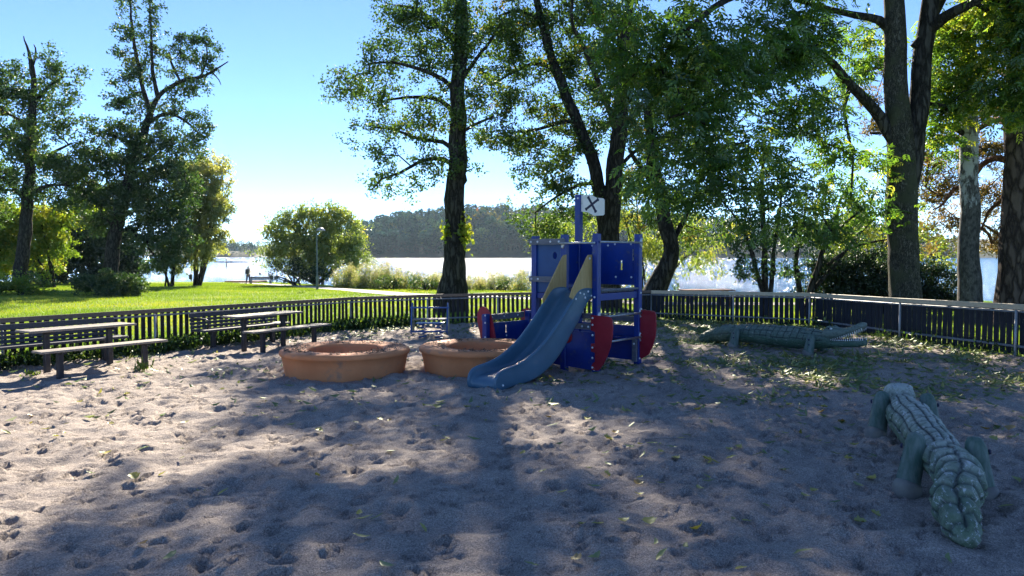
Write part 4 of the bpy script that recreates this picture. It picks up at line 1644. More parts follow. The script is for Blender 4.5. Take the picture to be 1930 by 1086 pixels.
def compound_leaves(C, rc, per, L, r, base=.4, spread=.25, flat=.7):
    """ash like leaves: a drooping stalk with paired narrow leaflets and one at the tip"""
    n = len(C)
    P = np.repeat(C, per, 0) + r.normal(0, 1, (n * per, 3)) * np.array([1, 1, flat]) * rc * .55
    tb = np.repeat((base + r.normal(0, spread * .5, n)), per) + r.normal(0, spread * .4, n * per)
    out = unit(np.repeat(r.normal(0, 1, (n, 3)), per, 0) * .5 + r.normal(0, 1, (len(P), 3)))
    out[:, 2] = out[:, 2] * .5 - .45
    ax = unit(out)
    sd = unit(np.cross(ax, unit(r.normal(0, .45, (len(P), 3)) + np.array([0, 0, 1.0]))))
    Ls = L * r.uniform(.7, 1.2, len(P))
    Cs, As, Ss, LL, TT = [], [], [], [], []
    for k, t in enumerate((.25, .48, .72)):
        for s in (-1, 1):
            Cs.append(P + ax * (Ls * t)[:, None])
            As.append(unit(ax * .75 + sd * s + np.array([0, 0, -.25])))
            Ss.append(unit(np.cross(As[-1], np.cross(ax, sd))))
            LL.append(Ls * .42)
            TT.append(tb)
    Cs.append(P + ax * (Ls * .85)[:, None])
    As.append(ax)
    Ss.append(sd)
    LL.append(Ls * .45)
    TT.append(tb)
    Cs, As, Ss = np.concatenate(Cs), np.concatenate(As), np.concatenate(Ss)
    LL, TT = np.concatenate(LL), np.concatenate(TT)
    return Cs, As, Ss, LL, LL * .36, (TT + r.normal(0, .05, len(TT))).clip(0, 1)


def seg_tubes(name, A, B, ra, rb, mat, k=4):
    n = len(A)
    d = unit(B - A)
    ref = np.where(np.abs(d[:, 2:3]) > .9, np.array([[1., 0, 0]]), np.array([[0, 0, 1.]]))
    p = unit(np.cross(d, ref))
    q = np.cross(d, p)
    vs = []
    for (Q, rr) in ((A, ra), (B, rb)):
        for j in range(k):
            a = 2 * math.pi * j / k
            vs.append(Q + (p * math.cos(a) + q * math.sin(a)) * rr[:, None])
    V = np.stack(vs, 1).reshape(-1, 3)
    i = np.arange(n)[:, None] * (2 * k)
    Fc = np.concatenate([i + np.array([[j, (j + 1) % k, k + (j + 1) % k, k + j]]) for j in range(k)], 1).reshape(-1, 4)
    return np_mesh(name, V, Fc, mat, smooth=True)


def smooth_path(pts, step):
    """pts (x,y,z,r) -> finer Catmull-Rom path"""
    P = [np.array(p, float) for p in pts]
    out = []
    for i in range(len(P) - 1):
        p0, p1, p2, p3 = P[max(0, i - 1)], P[i], P[i + 1], P[min(len(P) - 1, i + 2)]
        n = max(2, int(np.linalg.norm(p2[:3] - p1[:3]) / step))
        for k in range(n):
            u = k / n
            q = .5 * ((2 * p1) + (-p0 + p2) * u + (2 * p0 - 5 * p1 + 4 * p2 - p3) * u * u + (-p0 + 3 * p1 - 3 * p2 + p3) * u ** 3)
            out.append(q)
    out.append(P[-1])
    return out


def px_limb(Y, pts):
    """pts: (px, py, half width in px[, dY])"""
    out = []
    for p in pts:
        y = Y + (p[3] if len(p) > 3 else 0)
        w = W(p[0], p[1], y)
        out.append((w[0], w[1], w[2], p[2] * y / F))
    return out


def px_blobs(Y, bl, per_m3):
    """(px,py,rx,ry[,dY[,density factor]]) -> cluster centres"""
    C = []
    for b in bl:
        y = Y + (b[4] if len(b) > 4 else 0)
        f = b[5] if len(b) > 5 else 1
        c = W(b[0], b[1], y)
        rx, rz = b[2] * y / F, b[3] * y / F
        ry = min((rx + rz) / 2, 2.6)
        n = max(2, int(per_m3 * f * 4.19 * rx * ry * rz))
        u = unit(rng.normal(0, 1, (n, 3))) * (rng.random(n) ** .42)[:, None]
        C.append(np.array(c) + u * np.array([rx, ry, rz]))
    return np.concatenate(C)


def make_tree(name, label, cat, base, limbs, C, bark, leaf, lp, group=None, twig_r=.008, rough=.03, seed=1, extra=None, limb_bark=None, rise=.25, sides=18):
    """limbs[0] is the trunk; twigs grow from the nearest wood to every cluster centre in C"""
    r = np.random.default_rng(seed)
    b = Vector((base[0], base[1], float(land(base[0], base[1]))))
    root = empty(name, b, 0, label, cat, group)
    nodes, parent, rad = [], [], []
    B = np.array(b)
    for li, lm in enumerate(limbs):
        path = smooth_path(lm, .3)
        mb = MB()
        pts = [p[:3] - B for p in path]
        if li > 0:                             # grow out of the wood it starts on
            pass
        jag = [(.5 if limb_bark is not None else 1.0) * np.array([mnoise.noise(Vector(p) * .9 + Vector((seed, li, 0))), mnoise.noise(Vector(p) * .9 + Vector((0, seed, li + 9))), 0]) * min(.12, path[i][3] * .5) for i, p in enumerate(pts)]
        pts = [p + j * min(1, i / 4) for i, (p, j) in enumerate(zip(pts, jag))]
        mb.tube(pts, [max(.006, p[3]) for p in path], sides if li == 0 else max(8, sides - 6), caps=True)
        vs = []
        for v in mb.v:
            p = Vector(v)
            k = mnoise.noise(Vector((p.x * 5, p.y * 5, p.z * 1.2))) * rough + mnoise.noise(p * 2.0) * rough * .9
            h = Vector((p.x, p.y, 0)) - Vector((pts[0][0], pts[0][1], 0)) * 0
            vs.append(p + Vector((mnoise.noise(p * 3.1), mnoise.noise(p * 3.1 + Vector((7, 1, 3))), 0)) * rough + Vector((k, k * .3, 0)))
        mb.v = vs
        mb.build('trunk' if li == 0 else 'limb', bark if (li == 0 or limb_bark is None) else limb_bark, root)
        start = len(nodes)
        for i, p in enumerate(path):
            if li == 0 and p[2] < b.z + .3 * (path[-1][2] - b.z) and rise > 0:
                continue
            nodes.append(p[:3])
            parent.append(-1)
            rad.append(p[3])
    n0 = len(nodes)
    P = np.array(nodes)
    cap = len(P) + len(C) * 9 + 10
    buf = np.zeros((cap, 3))
    buf[:len(P)] = P
    m = len(P)
    par = list(parent)
    order = np.argsort([np.min(((P - c) ** 2).sum(1)) for c in C])
    for ci in order:
        c = C[ci]
        dv = c - buf[:m]
        d = np.sqrt((dv ** 2).sum(1))
        pen = d + .5 * np.maximum(0, -dv[:, 2])           # rather grow upwards than down
        j = int(np.argmin(pen))
        s = buf[j].copy()
        dist = d[j]
        ns = int(min(7, max(1, dist / .38)))
        bend = unit(r.normal(0, 1, 3)) * dist * .13 + np.array([0, 0, rise * dist * .3])
        last = j
        for k in range(1, ns + 1):
            t = k / ns
            q = s + (c - s) * t + bend * math.sin(math.pi * t) + r.normal(0, .02 * dist ** .5, 3) * (k < ns)
            buf[m] = q
            par.append(last)
            last = m
            m += 1
    cnt = np.ones(m)
    hasch = np.zeros(m, bool)
    for k in range(m - 1, n0 - 1, -1):
        if par[k] >= 0:
            if hasch[k]:
                pass
            if par[k] >= n0:
                cnt[par[k]] += cnt[k] if not hasch[par[k]] else cnt[k]
            hasch[par[k]] = True
    ks = np.arange(n0, m)
    if len(ks):
        pr = np.array([par[k] for k in ks])
        rb = twig_r * np.sqrt(np.maximum(1, cnt[ks]) ** 1.05)
        rb = np.minimum(rb, .13)
        ra = np.where(pr >= n0, twig_r * np.sqrt(cnt[pr] ** 1.05), rb * 1.25)
        ra = np.minimum(np.minimum(ra, .14), rb * 1.8)
        tw = seg_tubes('branches', buf[pr] - B, buf[ks] - B, ra, rb, limb_bark or bark, 4)
        o = tag(link_mesh('branches', tw, root), kind='stuff')
    if lp.get('kind') == 'compound':
        bs = lp.get('base', .4)
        if callable(bs):
            bs = bs(C)
        D = compound_leaves(C, lp['rc'], lp['per'], lp['L'], r, bs, lp.get('spread', .3), lp.get('flat', .7))
    else:
        D = scatter_leaves(C, lp['rc'], lp['per'], lp['L'], lp['W'], r, lp.get('droop', .3), lp.get('flat', .6), lp.get('base', .4), lp.get('spread', .3))
    cr_ = link_mesh('crown', leaf_mesh('crown', D[0] - B, D[1], D[2], D[3], D[4], leaf, D[5]), root)
    cr_['kind'] = 'stuff'
    return root


# --- the alder in the middle, just beyond the far fence
E_Y = 25
limbs = [px_limb(E_Y, [(853, 640, 35), (853, 560, 31), (856, 520, 23), (857, 450, 19.5), (859, 340, 18), (864, 240, 15.5), (866, 130, 13), (870, 20, 11), (873, -120, 9), (880, -280, 6), (884, -400, 3)]),
         px_limb(E_Y, [(860, 318, 5), (835, 300, 4.5), (795, 303, 3.5, -.5), (755, 325, 2.6, -.8), (720, 338, 1.8, -1), (700, 358, 1, -1)]),
         px_limb(E_Y, [(862, 290, 5), (835, 268, 4.2, .3), (790, 262, 3.2, .6), (745, 245, 2.2, 1), (700, 240, 1.2, 1)]),
         px_limb(E_Y, [(864, 178, 5.5), (835, 150, 4.5, -.3), (790, 130, 3.4, -.6), (740, 118, 2.4, -.9), (695, 120, 1.2, -1.2)]),
         px_limb(E_Y, [(864, 225, 5), (830, 190, 4.3, .3), (780, 183, 3, .8), (735, 188, 2, 1.2)]),
         px_limb(E_Y, [(866, 90, 5), (830, 50, 4, 0), (785, 18, 3, .2), (745, 10, 1.8, .4)]),
         px_limb(E_Y, [(868, 150, 4.5), (900, 110, 3.5, .4), (935, 60, 2.4, .8), (960, 20, 1.2, 1)]),
         px_limb(E_Y, [(862, 255, 4), (895, 235, 3, -.4), (930, 220, 2, -.8)]),
         px_limb(E_Y, [(868, 352, 3), (880, 340, 2.6), (876, 325, 1.8), (892, 318, .9)]),
         px_limb(E_Y, [(870, -40, 5), (830, -110, 4, -1), (780, -160, 2.5, -2)]),
         px_limb(E_Y, [(873, -90, 5), (930, -150, 4, 1), (990, -200, 2.5, 2)])]
blobs = [(765, -85, 50, 40, 0, 1.4), (725, -150, 60, 50, -.5, 1.4), (800, -210, 70, 50, 0, 1.4), (690, -230, 50, 40, -.5, 1.3), (690, 150, 40, 30, -1), (665, 150, 18, 22, -1), (720, 110, 40, 30, -.8), (735, 70, 35, 28), (770, 110, 45, 35, .5), (700, 185, 42, 28, 1), (760, 190, 50, 26, .8), (690, 235, 30, 22, 1), (740, 235, 50, 25, 1), (700, 275, 25, 25, 0),
         (790, 250, 45, 25, .6), (760, 290, 45, 22, -.4), (715, 330, 22, 22, -1), (735, 350, 16, 18, -1), (800, 300, 40, 16, -.6), (825, 330, 18, 22, -.4), (770, 345, 20, 10, -.7, .6), (820, 205, 35, 45, .2), (800, 50, 60, 45, 0), (760, 5, 38, 35, .3), (850, 20, 50, 60, -.6),
         (840, 130, 40, 50, -.5), (880, 100, 36, 60, .5), (925, 50, 40, 45, .8), (895, 170, 28, 40, -.5), (905, 235, 34, 26, -.6), (870, 235, 22, 40, -.8), (930, 130, 30, 30, 1), (865, 300, 14, 26, -.7, .7), (850, -80, 90, 60), (780, -120, 60, 50, -1.5),
         (930, -120, 80, 70, 1.5), (880, -230, 90, 80, 0), (990, -190, 50, 50, 2), (885, -350, 60, 70, 0), (735, -40, 40, 30, 0), (640, 160, 8, 12, -1), (900, 200, 20, 20, -.3)]
C = px_blobs(E_Y, [(*((tuple(q) + (0,))[:5]), (q[5] if len(q) > 5 else 1) * (.62 if q[1] < -30 else 1)) for q in blobs], 5.2)
make_tree('alder_tree', 'tall alder with straight dark trunk and open crown beyond the fence, left of the ship', 'tree', W(853, 600, E_Y)[:2], limbs, C, M['bark_dark'], M['leaf_alder'],
          dict(rc=.46, per=150, L=.098, W=.075, droop=.2, flat=.6, base=.42, spread=.35), seed=21)
# young shoots on the trunk
for px, py, rr, n, lab in ((877, 440, 14, 60, 'bright green shoots sprouting from the right side of the alder trunk'), (841, 437, 9, 26, 'small green shoots sprouting from the left side of the alder trunk')):
    c = np.array(W(px, py, E_Y - .2))
    s = rr * E_Y / F
    P = c + rng.normal(0, 1, (n * 3, 3)) * np.array([s * .45, s * .5, s * 1.0])
    ax = unit(rng.normal(0, 1, P.shape) + [0, 0, .2])
    sd = unit(np.cross(ax, rng.normal(0, 1, P.shape)))
    me = leaf_mesh('leaves', P, ax, sd, .13, .12, M['leaf_lime'], rng.uniform(.5, 1, len(P)))
    e = empty('trunk_shoots', (0, 0, 0), 0, lab, 'shoots')
    link_mesh('leaves', me, e)
    tc_ = np.array(W(862 if px > 860 else 852, py + 8, E_Y - .1))
    K = P[::6]
    link_mesh('stems', seg_tubes('stems', np.repeat(tc_[None], len(K), 0) + rng.normal(0, .05, K.shape), K, np.full(len(K), .009), np.full(len(K), .004), M['bark_dark']), e)

# --- twin stemmed alder behind the ship
F_Y = 27
limbs = [px_limb(F_Y, [(1150, 640, 27), (1149, 560, 24), (1147, 500, 21), (1148, 430, 20), (1156, 360, 17), (1163, 280, 15), (1170, 180, 13), (1182, 60, 10), (1195, -80, 7), (1200, -250, 3)]),
         px_limb(F_Y, [(1145, 440, 15), (1133, 380, 13), (1118, 310, 11.5), (1090, 235, 10.5), (1062, 165, 9.5), (1035, 95, 8.5), (1016, 20, 7.5), (1000, -60, 6), (985, -170, 3)]),
         px_limb(F_Y, [(1165, 250, 6), (1135, 180, 5, -.5), (1100, 90, 4, -1), (1078, 40, 3, -1.3), (1082, -20, 2, -1.5)]),
         px_limb(F_Y, [(1085, 228, 4.5), (1050, 232, 3.6), (1010, 245, 2.8, -.5), (960, 250, 1.8, -1)]),
         px_limb(F_Y, [(1125, 345, 4), (1090, 350, 3.2, -.5), (1050, 370, 2.2, -1), (1010, 400, 1.2, -1.2)]),
         px_limb(F_Y, [(1048, 130, 4.5), (1005, 120, 3.5, .5), (960, 140, 2.5, 1), (925, 160, 1.4, 1)]),
         px_limb(F_Y, [(1020, 40, 4), (980, 20, 3), (940, 30, 1.8)]),
         px_limb(F_Y, [(1158, 330, 4.5), (1190, 290, 3.5, .5), (1225, 270, 2.4, 1)])]
blobs = [(950, 60, 40, 50, .5), (1000, 50, 45, 50), (950, 130, 34, 32, 1), (1005, 120, 40, 34, .4), (925, 175, 22, 18, 1), (960, 200, 40, 30, -.4), (1010, 190, 42, 34), (920, 255, 22, 30, -1, .8), (955, 270, 36, 34, -.8), (1000, 260, 40, 34, -.5), (1050, 220, 40, 36, .3), (1080, 150, 40, 44, .4), (1060, 80, 38, 45, .3),
         (1030, 310, 42, 32, -.6), (990, 330, 24, 24, -1), (1070, 290, 40, 32, .5), (1100, 240, 40, 40, 1), (1050, 360, 40, 26, -1), (1010, 395, 30, 26, -1.2), (995, 425, 20, 22, -1.2), (1090, 350, 34, 30, -.6), (1065, 410, 34, 26, -.8), (1030, 435, 22, 20, -1), (1110, 400, 24, 36, .8),
         (1140, 200, 40, 50, 1), (1130, 100, 40, 50, 1), (1190, 130, 44, 50, 1), (1200, 220, 40, 44, 1), (1225, 290, 30, 34, 1), (1190, 330, 26, 34, 1), (1110, 20, 50, 50), (1180, 30, 50, 50, .5), (1020, -40, 70, 50), (960, -40, 60, 50, .5), (1100, -60, 80, 60), (1190, -80, 80, 70, .5), (1040, -150, 90, 70), (1160, -190, 90, 80), (1060, -260, 60, 60)]
C = px_blobs(F_Y, [(*((tuple(q) + (0,))[:5]), (q[5] if len(q) > 5 else 1) * (.62 if q[1] < -30 else 1)) for q in blobs], 4.0)
make_tree('alder_tree', 'twin stemmed alder behind the play ship, its left stem leaning away to the upper left', 'tree', W(1149, 600, F_Y)[:2], limbs, C, M['bark_dark'], M['leaf_alder'],
          dict(rc=.5, per=230, L=.105, W=.08, droop=.25, flat=.6, base=.45, spread=.4), seed=22)

# --- leaning willow right of the ship
G_Y = 23.5
limbs = [px_limb(G_Y, [(1206, 640, 26), (1222, 585, 24), (1238, 540, 21), (1257, 500, 17), (1263, 470, 15), (1252, 410, 14), (1240, 350, 12.5), (1228, 280, 10), (1222, 200, 7), (1225, 100, 4)]),
         px_limb(G_Y, [(1260, 470, 7), (1285, 420, 5, .5), (1310, 370, 3.5, 1), (1325, 320, 2, 1)]),
         px_limb(G_Y, [(1240, 360, 6), (1210, 320, 5, -.5), (1185, 280, 3, -1)])]
blobs = [(1225, 330, 36, 44), (1265, 380, 34, 40, .5), (1305, 350, 36, 40, 1), (1250, 260, 46, 50), (1200, 270, 30, 40, -.8), (1300, 280, 44, 44, 1), (1325, 410, 30, 34, 1.5, .7), (1225, 420, 18, 30, 1.5, .7), (1290, 440, 22, 30, 1.3, .7), (1230, 150, 50, 60), (1300, 180, 60, 60, .5)]
C = px_blobs(G_Y, blobs, 4)
make_tree('willow_tree', 'dark willow trunk leaning right then bending up, beyond the fence right of the ship', 'tree', W(1212, 610, G_Y)[:2], limbs, C, M['bark_dark'], M['leaf_alder'],
          dict(rc=.5, per=260, L=.125, W=.05, droop=.7, flat=.9, base=.5, spread=.35), seed=23)

# --- big ash at the right with a long crown spreading to the left
I_Y = 17.2
limbs = [px_limb(I_Y, [(1712, 640, 36), (1708, 580, 30), (1704, 520, 27), (1701, 440, 27), (1700, 370, 27.5), (1700, 300, 26), (1694, 220, 22), (1690, 120, 20), (1685, 20, 18), (1680, -100, 16), (1672, -260, 9), (1665, -400, 4)]),
         px_limb(I_Y, [(1706, 440, 12), (1710, 385, 16), (1715, 330, 18.5), (1722, 270, 18.5), (1732, 190, 18), (1742, 100, 17), (1752, 0, 15), (1765, -120, 10), (1780, -280, 5)]),
         px_limb(I_Y, [(1685, 262, 13), (1660, 225, 11.5), (1632, 190, 10, -.3), (1600, 158, 8.5, -.6), (1572, 122, 7.5, -1), (1530, 90, 5, -1.5), (1470, 60, 3, -2)]),
         px_limb(I_Y, [(1684, 60, 9), (1655, 38, 7.5), (1620, 30, 6.5, -.4), (1580, 22, 5.5, -.9), (1500, 0, 4, -1.6)]),
         px_limb(I_Y, [(1745, 65, 11), (1780, 32, 9.5, -.4), (1820, 12, 9, -.8), (1855, -8, 7, -1), (1920, -50, 4, -1.5)]),
         px_limb(I_Y, [(1722, 90, 8), (1745, 60, 7), (1790, -20, 5, .6), (1840, -90, 3, 1)]),
         px_limb(I_Y, [(1688, -40, 12), (1600, -60, 10, -1.6), (1480, -40, 8, -3), (1370, 0, 6, -4), (1290, 60, 3.5, -4.6)]),
         px_limb(I_Y, [(1604, 162, 4, -.55), (1592, 200, 3.4, -.6), (1597, 245, 2.8, -.6), (1607, 300, 2.2, -.7), (1602, 370, 1.4, -.7)]),
         px_limb(I_Y, [(1694, 232, 5), (1665, 250, 4, .5), (1640, 250, 2.5, .8)])]
blobs = [(1290, 40, 60, 60, -4.2), (1230, 110, 50, 55, -4.4), (1310, 130, 60, 50, -4.6), (1250, 200, 50, 50, -4.4), (1330, 210, 56, 50, -4.2), (1230, 285, 40, 36, -4.2), (1290, 290, 46, 40, -4.2), (1350, 300, 46, 44, -3.8), (1250, 345, 26, 24, -4.1), (1310, 360, 40, 26, -4),
         (1390, 90, 60, 50, -3.6), (1400, 170, 56, 44, -3.2), (1410, 255, 50, 44, -3.2), (1390, 335, 40, 34, -3.2, .9), (1450, 350, 36, 30, -2.8, .7), (1470, 60, 60, 50, -2.4), (1480, 140, 50, 50, -2.2), (1490, 230, 50, 44, -2), (1480, 310, 40, 34, -2, .8),
         (1550, 50, 50, 36, -1.4), (1555, 110, 40, 30, -1.2), (1560, 215, 40, 36, -1.4), (1560, 290, 40, 40, -1.2, .8), (1600, 340, 36, 30, -.8, .9), (1530, 380, 40, 34, -1.4, .8), (1600, 400, 36, 34, -.8, .9), (1560, 440, 40, 20, -1.2, .7), (1640, 395, 26, 30, -.6, .9), (1635, 320, 20, 26, -.4, .6),
         (1420, 420, 26, 26, -2.4, .5), (1620, 70, 34, 28, .8, .7), (1640, 130, 26, 30, 1, .6), (1610, 150, 26, 22, 1, .6), (1170, 40, 40, 46, -4), (1190, 180, 30, 46, -4.2), (1160, 110, 20, 30, -4, .8), (1500, 420, 20, 20, -2, .5),
         (1770, 90, 30, 44, 1.2, .8), (1810, 60, 44, 40, .8), (1790, 150, 36, 36, .8), (1840, 120, 44, 40, .4), (1800, 210, 40, 26, .6), (1850, 185, 36, 26, .2), (1890, 60, 44, 50, -.3), (1900, 140, 40, 36, -.4), (1900, 215, 30, 20, -.6, .6), (1760, 260, 20, 18, .8, .5), (1755, 200, 20, 30, 1, .6),
         (1880, -10, 60, 40, -.6), (1950, 60, 40, 70, -1), (1960, 180, 40, 50, -1),
         (1300, -50, 80, 60, -3.8), (1420, -50, 80, 60, -3), (1550, -60, 80, 60, -1.6), (1680, -120, 90, 70, 0), (1800, -110, 90, 60, 0), (1920, -100, 80, 60, -.6), (1200, -40, 60, 50, -4), (1400, -170, 90, 60, -2), (1560, -180, 90, 70, -1), (1700, -250, 100, 80, 0), (1840, -230, 90, 80, 0), (1680, -380, 90, 70, 0), (2040, -20, 60, 90, -1), (1500, -290, 90, 60, -1)]
blobs = [(*((tuple(q) + (0,))[:5]), (q[5] if len(q) > 5 else 1) * (.42 if q[1] < -30 else (1.5 if q[0] > 1740 else 1))) for q in blobs]
C = px_blobs(I_Y, blobs, 10.5)
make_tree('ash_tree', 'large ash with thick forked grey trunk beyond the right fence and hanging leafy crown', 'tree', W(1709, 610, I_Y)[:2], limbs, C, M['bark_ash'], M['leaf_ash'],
          dict(kind='compound', rc=.46, per=42, L=.30, base=lambda c: .40 + .24 * np.clip((c[:, 0] / c[:, 1] - .50) / .06, 0, 1) + .14 * np.clip((c[:, 1] - 15.4) / 1.2, 0, 1), spread=.42, flat=.75), seed=31, rough=.022, twig_r=.006, sides=28, limb_bark=M['bark_dark'])  # leaf tint yellower to the right: autumn turning, with the sunlit look painted in

# --- birch and pine at the right edge
J_Y = 19
limbs = [px_limb(J_Y, [(1832, 640, 25), (1830, 580, 22), (1827, 500, 19), (1826, 400, 17), (1827, 300, 16), (1826, 200, 15), (1824, 100, 13), (1820, -20, 10), (1815, -160, 6), (1812, -280, 3)]),
         px_limb(J_Y, [(1822, 258, 6), (1803, 244, 5), (1780, 237, 4), (1748, 232, 3), (1722, 230, 2)]),
         px_limb(J_Y, [(1822, 60, 5), (1850, 10, 4, -.4), (1890, -30, 2, -.8)])]
C = px_blobs(J_Y, [(1830, -60, 60, 60), (1800, -150, 60, 70), (1860, -170, 50, 60), (1820, -260, 50, 60), (1765, 320, 22, 26, 2, .5), (1770, 300, 16, 16, 2, .5)], 3.6)
make_tree('birch_tree', 'birch trunk with white papery patches above and rough black bark below, right of the ash', 'tree', W(1831, 610, J_Y)[:2], limbs, C, M['bark_birch'], M['leaf_lime'],
          dict(rc=.42, per=60, L=.075, W=.055, droop=.6, base=.6, spread=.4), seed=41, rough=.018, sides=26, limb_bark=M['bark_dark'])
K_Y = 18.6
limbs = [px_limb(K_Y, [(1905, 650, 38), (1907, 590, 30), (1909, 540, 26), (1911, 450, 24), (1915, 350, 22), (1916, 270, 20.5), (1914, 180, 18), (1912, 80, 16), (1910, -60, 12), (1905, -220, 6)]),
         px_limb(K_Y, [(1902, 305, 7), (1878, 298, 6, .4), (1850, 312, 5, .8), (1828, 345, 4, 1.2), (1800, 355, 3.4, 1.5), (1778, 385, 2.4, 1.8), (1758, 395, 1.3, 2)]),
         px_limb(K_Y, [(1905, 240, 6), (1880, 225, 5, .8), (1850, 240, 4, 1.5), (1800, 262, 3, 2), (1765, 255, 2, 2.4)]),
         px_limb(K_Y, [(1906, 350, 4.5), (1885, 380, 3.8, .6), (1862, 400, 2.8, 1.2), (1850, 430, 1.6, 1.6)]),
         px_limb(K_Y, [(1910, 150, 6), (1870, 130, 4.5, 1.5), (1830, 150, 3, 2.4)])]
C = px_blobs(K_Y, 0 or [(1760, 270, 40, 26, 2.4), (1800, 240, 40, 22, 2.2), (1850, 215, 40, 20, 1.6), (1780, 300, 40, 24, 2.8), (1850, 290, 44, 24, 2.4), (1790, 350, 44, 26, 2.6), (1850, 360, 40, 26, 2.6), (1760, 400, 34, 26, 3), (1830, 410, 46, 24, 2.8), (1880, 440, 36, 22, 2.2), (1890, 330, 26, 30, 2.2),
                     (1900, 400, 26, 30, 2), (1920, 200, 30, 26, 1.5), (1940, 300, 20, 60, 1.5), (1780, 440, 40, 20, 3, .7), (1840, 455, 40, 16, 3, .7), (1900, 470, 30, 14, 2.6, .7), (1645, 120, 30, 30, 3.4, .6), (1650, 190, 26, 30, 3.4, .6), (1640, 250, 26, 26, 3.4, .5), (1750, 180, 20, 40, 3, .6), (1900, -60, 80, 60), (1880, -180, 70, 60), (1960, -60, 50, 80), (1745, 350, 30, 40, 3.2), (1870, 260, 40, 30, 1.8), (1930, 400, 30, 60, 2)], 8.0)
make_tree('pine_tree', 'pine with thick plated trunk and reddish limbs among orange brown needles, right edge', 'tree', W(1907, 620, K_Y)[:2], limbs, C, M['bark_pine'], M['leaf_pine'],
          dict(rc=.36, per=240, L=.13, W=.034, droop=-.1, flat=.5, base=.5, spread=.5), seed=43, rough=.03, sides=28, limb_bark=M['bark_red'], twig_r=.008)

# --- slim multi stemmed growth, hedge and yellow thicket beyond the right fence
limbs = [px_limb(20.5, [(1446, 610, 7), (1442, 540, 6), (1440, 450, 5), (1436, 360, 4), (1440, 280, 2)]),
         px_limb(20.5, [(1450, 600, 5), (1410, 460, 3.5), (1380, 400, 2), (1350, 370, 1)]),
         px_limb(20.5, [(1450, 600, 5), (1458, 480, 3.6), (1470, 400, 2.6), (1472, 320, 1.4)])]
C = px_blobs(20.5, [(1440, 480, 50, 36), (1400, 520, 30, 24), (1380, 470, 24, 26, 0, .8), (1440, 400, 50, 36, 0, .8), (1480, 450, 26, 30), (1430, 330, 40, 40, 0, .8), (1390, 410, 26, 26, 0, .6), (1360, 385, 20, 22, 0, .6), (1480, 360, 26, 30, 0, .7)], 4.6)
make_tree('young_tree', 'slim dark leaved young tree with several upright stems beyond the right fence', 'tree', W(1446, 600, 20.5)[:2], limbs, C, M['bark_dark'], M['leaf_oak'],
          dict(rc=.36, per=130, L=.10, W=.065, droop=.3, base=.4, spread=.4), seed=51, rise=0, sides=10, group='slim young trees beyond the right fence')
limbs = [px_limb(21.5, [(1520, 600, 7), (1530, 540, 6), (1550, 480, 5), (1572, 420, 4), (1585, 370, 2.4)]),
         px_limb(21.5, [(1515, 600, 6), (1500, 500, 4.5), (1508, 440, 3), (1520, 380, 1.8)]),
         px_limb(21.5, [(1535, 545, 4), (1580, 490, 3.4), (1620, 440, 2.6), (1660, 400, 1.6)]),
         px_limb(21.5, [(1560, 500, 3), (1600, 470, 2.6), (1650, 455, 2), (1690, 450, 1)])]
C = px_blobs(21.5, [(1510, 460, 26, 36, 0, .7), (1500, 520, 34, 26), (1560, 430, 30, 24, 0, .5), (1530, 400, 30, 30, 0, .5), (1600, 430, 24, 20, 0, .4)], 4.4)
make_tree('young_tree', 'forked young tree with thin arching stems just left of the dark evergreen bush', 'tree', W(1519, 600, 21.5)[:2], limbs, C, M['bark_dark'], M['leaf_oak'],
          dict(rc=.36, per=120, L=.10, W=.06, droop=.3, base=.5, spread=.4), seed=52, rise=0, sides=10, group='slim young trees beyond the right fence')


def shrub(name, label, cat, Y, px, blobs, leaf, lp, dens, seed, group=None, bark=None, stems=5, sw=2.0, mat_base=None):
    """stems from the ground into a leafy mass"""
    bx_ = W(px, 560, Y)[0]
    zb = float(land(bx_, Y))
    limbs = []
    r = random.Random(seed)
    for k in range(stems):
        bl = blobs[r.randrange(len(blobs))]
        yy = Y + (bl[4] if len(bl) > 4 else 0)
        t = W(bl[0] + r.uniform(-.5, .5) * bl[2], bl[1] + r.uniform(-.3, .4) * bl[3], yy)
        s0 = (bx_ + r.uniform(-.15, .15) * (1 + .02 * Y), Y + r.uniform(-.2, .2), zb - .15, sw * Y / F)
        m_ = tuple(s0[i] * .5 + t[i] * .5 + (r.uniform(-.1, .1) if i < 2 else .15 * (t[2] - s0[2])) for i in range(3)) + (sw * .7 * Y / F,)
        limbs.append([s0, m_, (*t, sw * .3 * Y / F)])
    C = px_blobs(Y, blobs, dens)
    C = C[C[:, 2] > land(C[:, 0], C[:, 1]) + .05]
    return make_tree(name, label, cat, (bx_, Y), limbs, C, bark or M['bark_dark'], leaf, lp, group, twig_r=.004 * max(1, Y / 25), seed=seed, rise=0, sides=8, rough=.01)


shrub('hedge_bush', 'large dark evergreen bush behind the ash trunk beyond the right fence', 'bush', 22, 1660, [(1570, 520, 50, 36), (1640, 510, 60, 36, .3), (1600, 555, 80, 30), (1700, 515, 60, 38, .3), (1755, 530, 44, 36), (1690, 560, 90, 30), (1770, 560, 40, 24), (1530, 550, 26, 24), (1545, 500, 30, 20)],
      M['leaf_hedge'], dict(rc=.3, per=170, L=.085, W=.055, droop=.1, base=.3, spread=.35), 19, 61, stems=9)
shrub('yellow_thicket', 'loose yellow green thicket on the bank behind the dark hedge', 'bush', 30, 1640, [(1560, 450, 50, 34), (1620, 430, 50, 36), (1680, 440, 40, 40), (1600, 480, 50, 24), (1660, 490, 50, 24), (1740, 430, 30, 44), (1770, 490, 34, 30), (1690, 400, 30, 26), (1720, 470, 30, 30), (1590, 405, 26, 20, 0, .6), (1635, 385, 24, 20, 0, .6)],
      M['leaf_yellow'], dict(rc=.5, per=120, L=.15, W=.1, droop=.3, base=.5, spread=.4), 2.6, 62, stems=12)
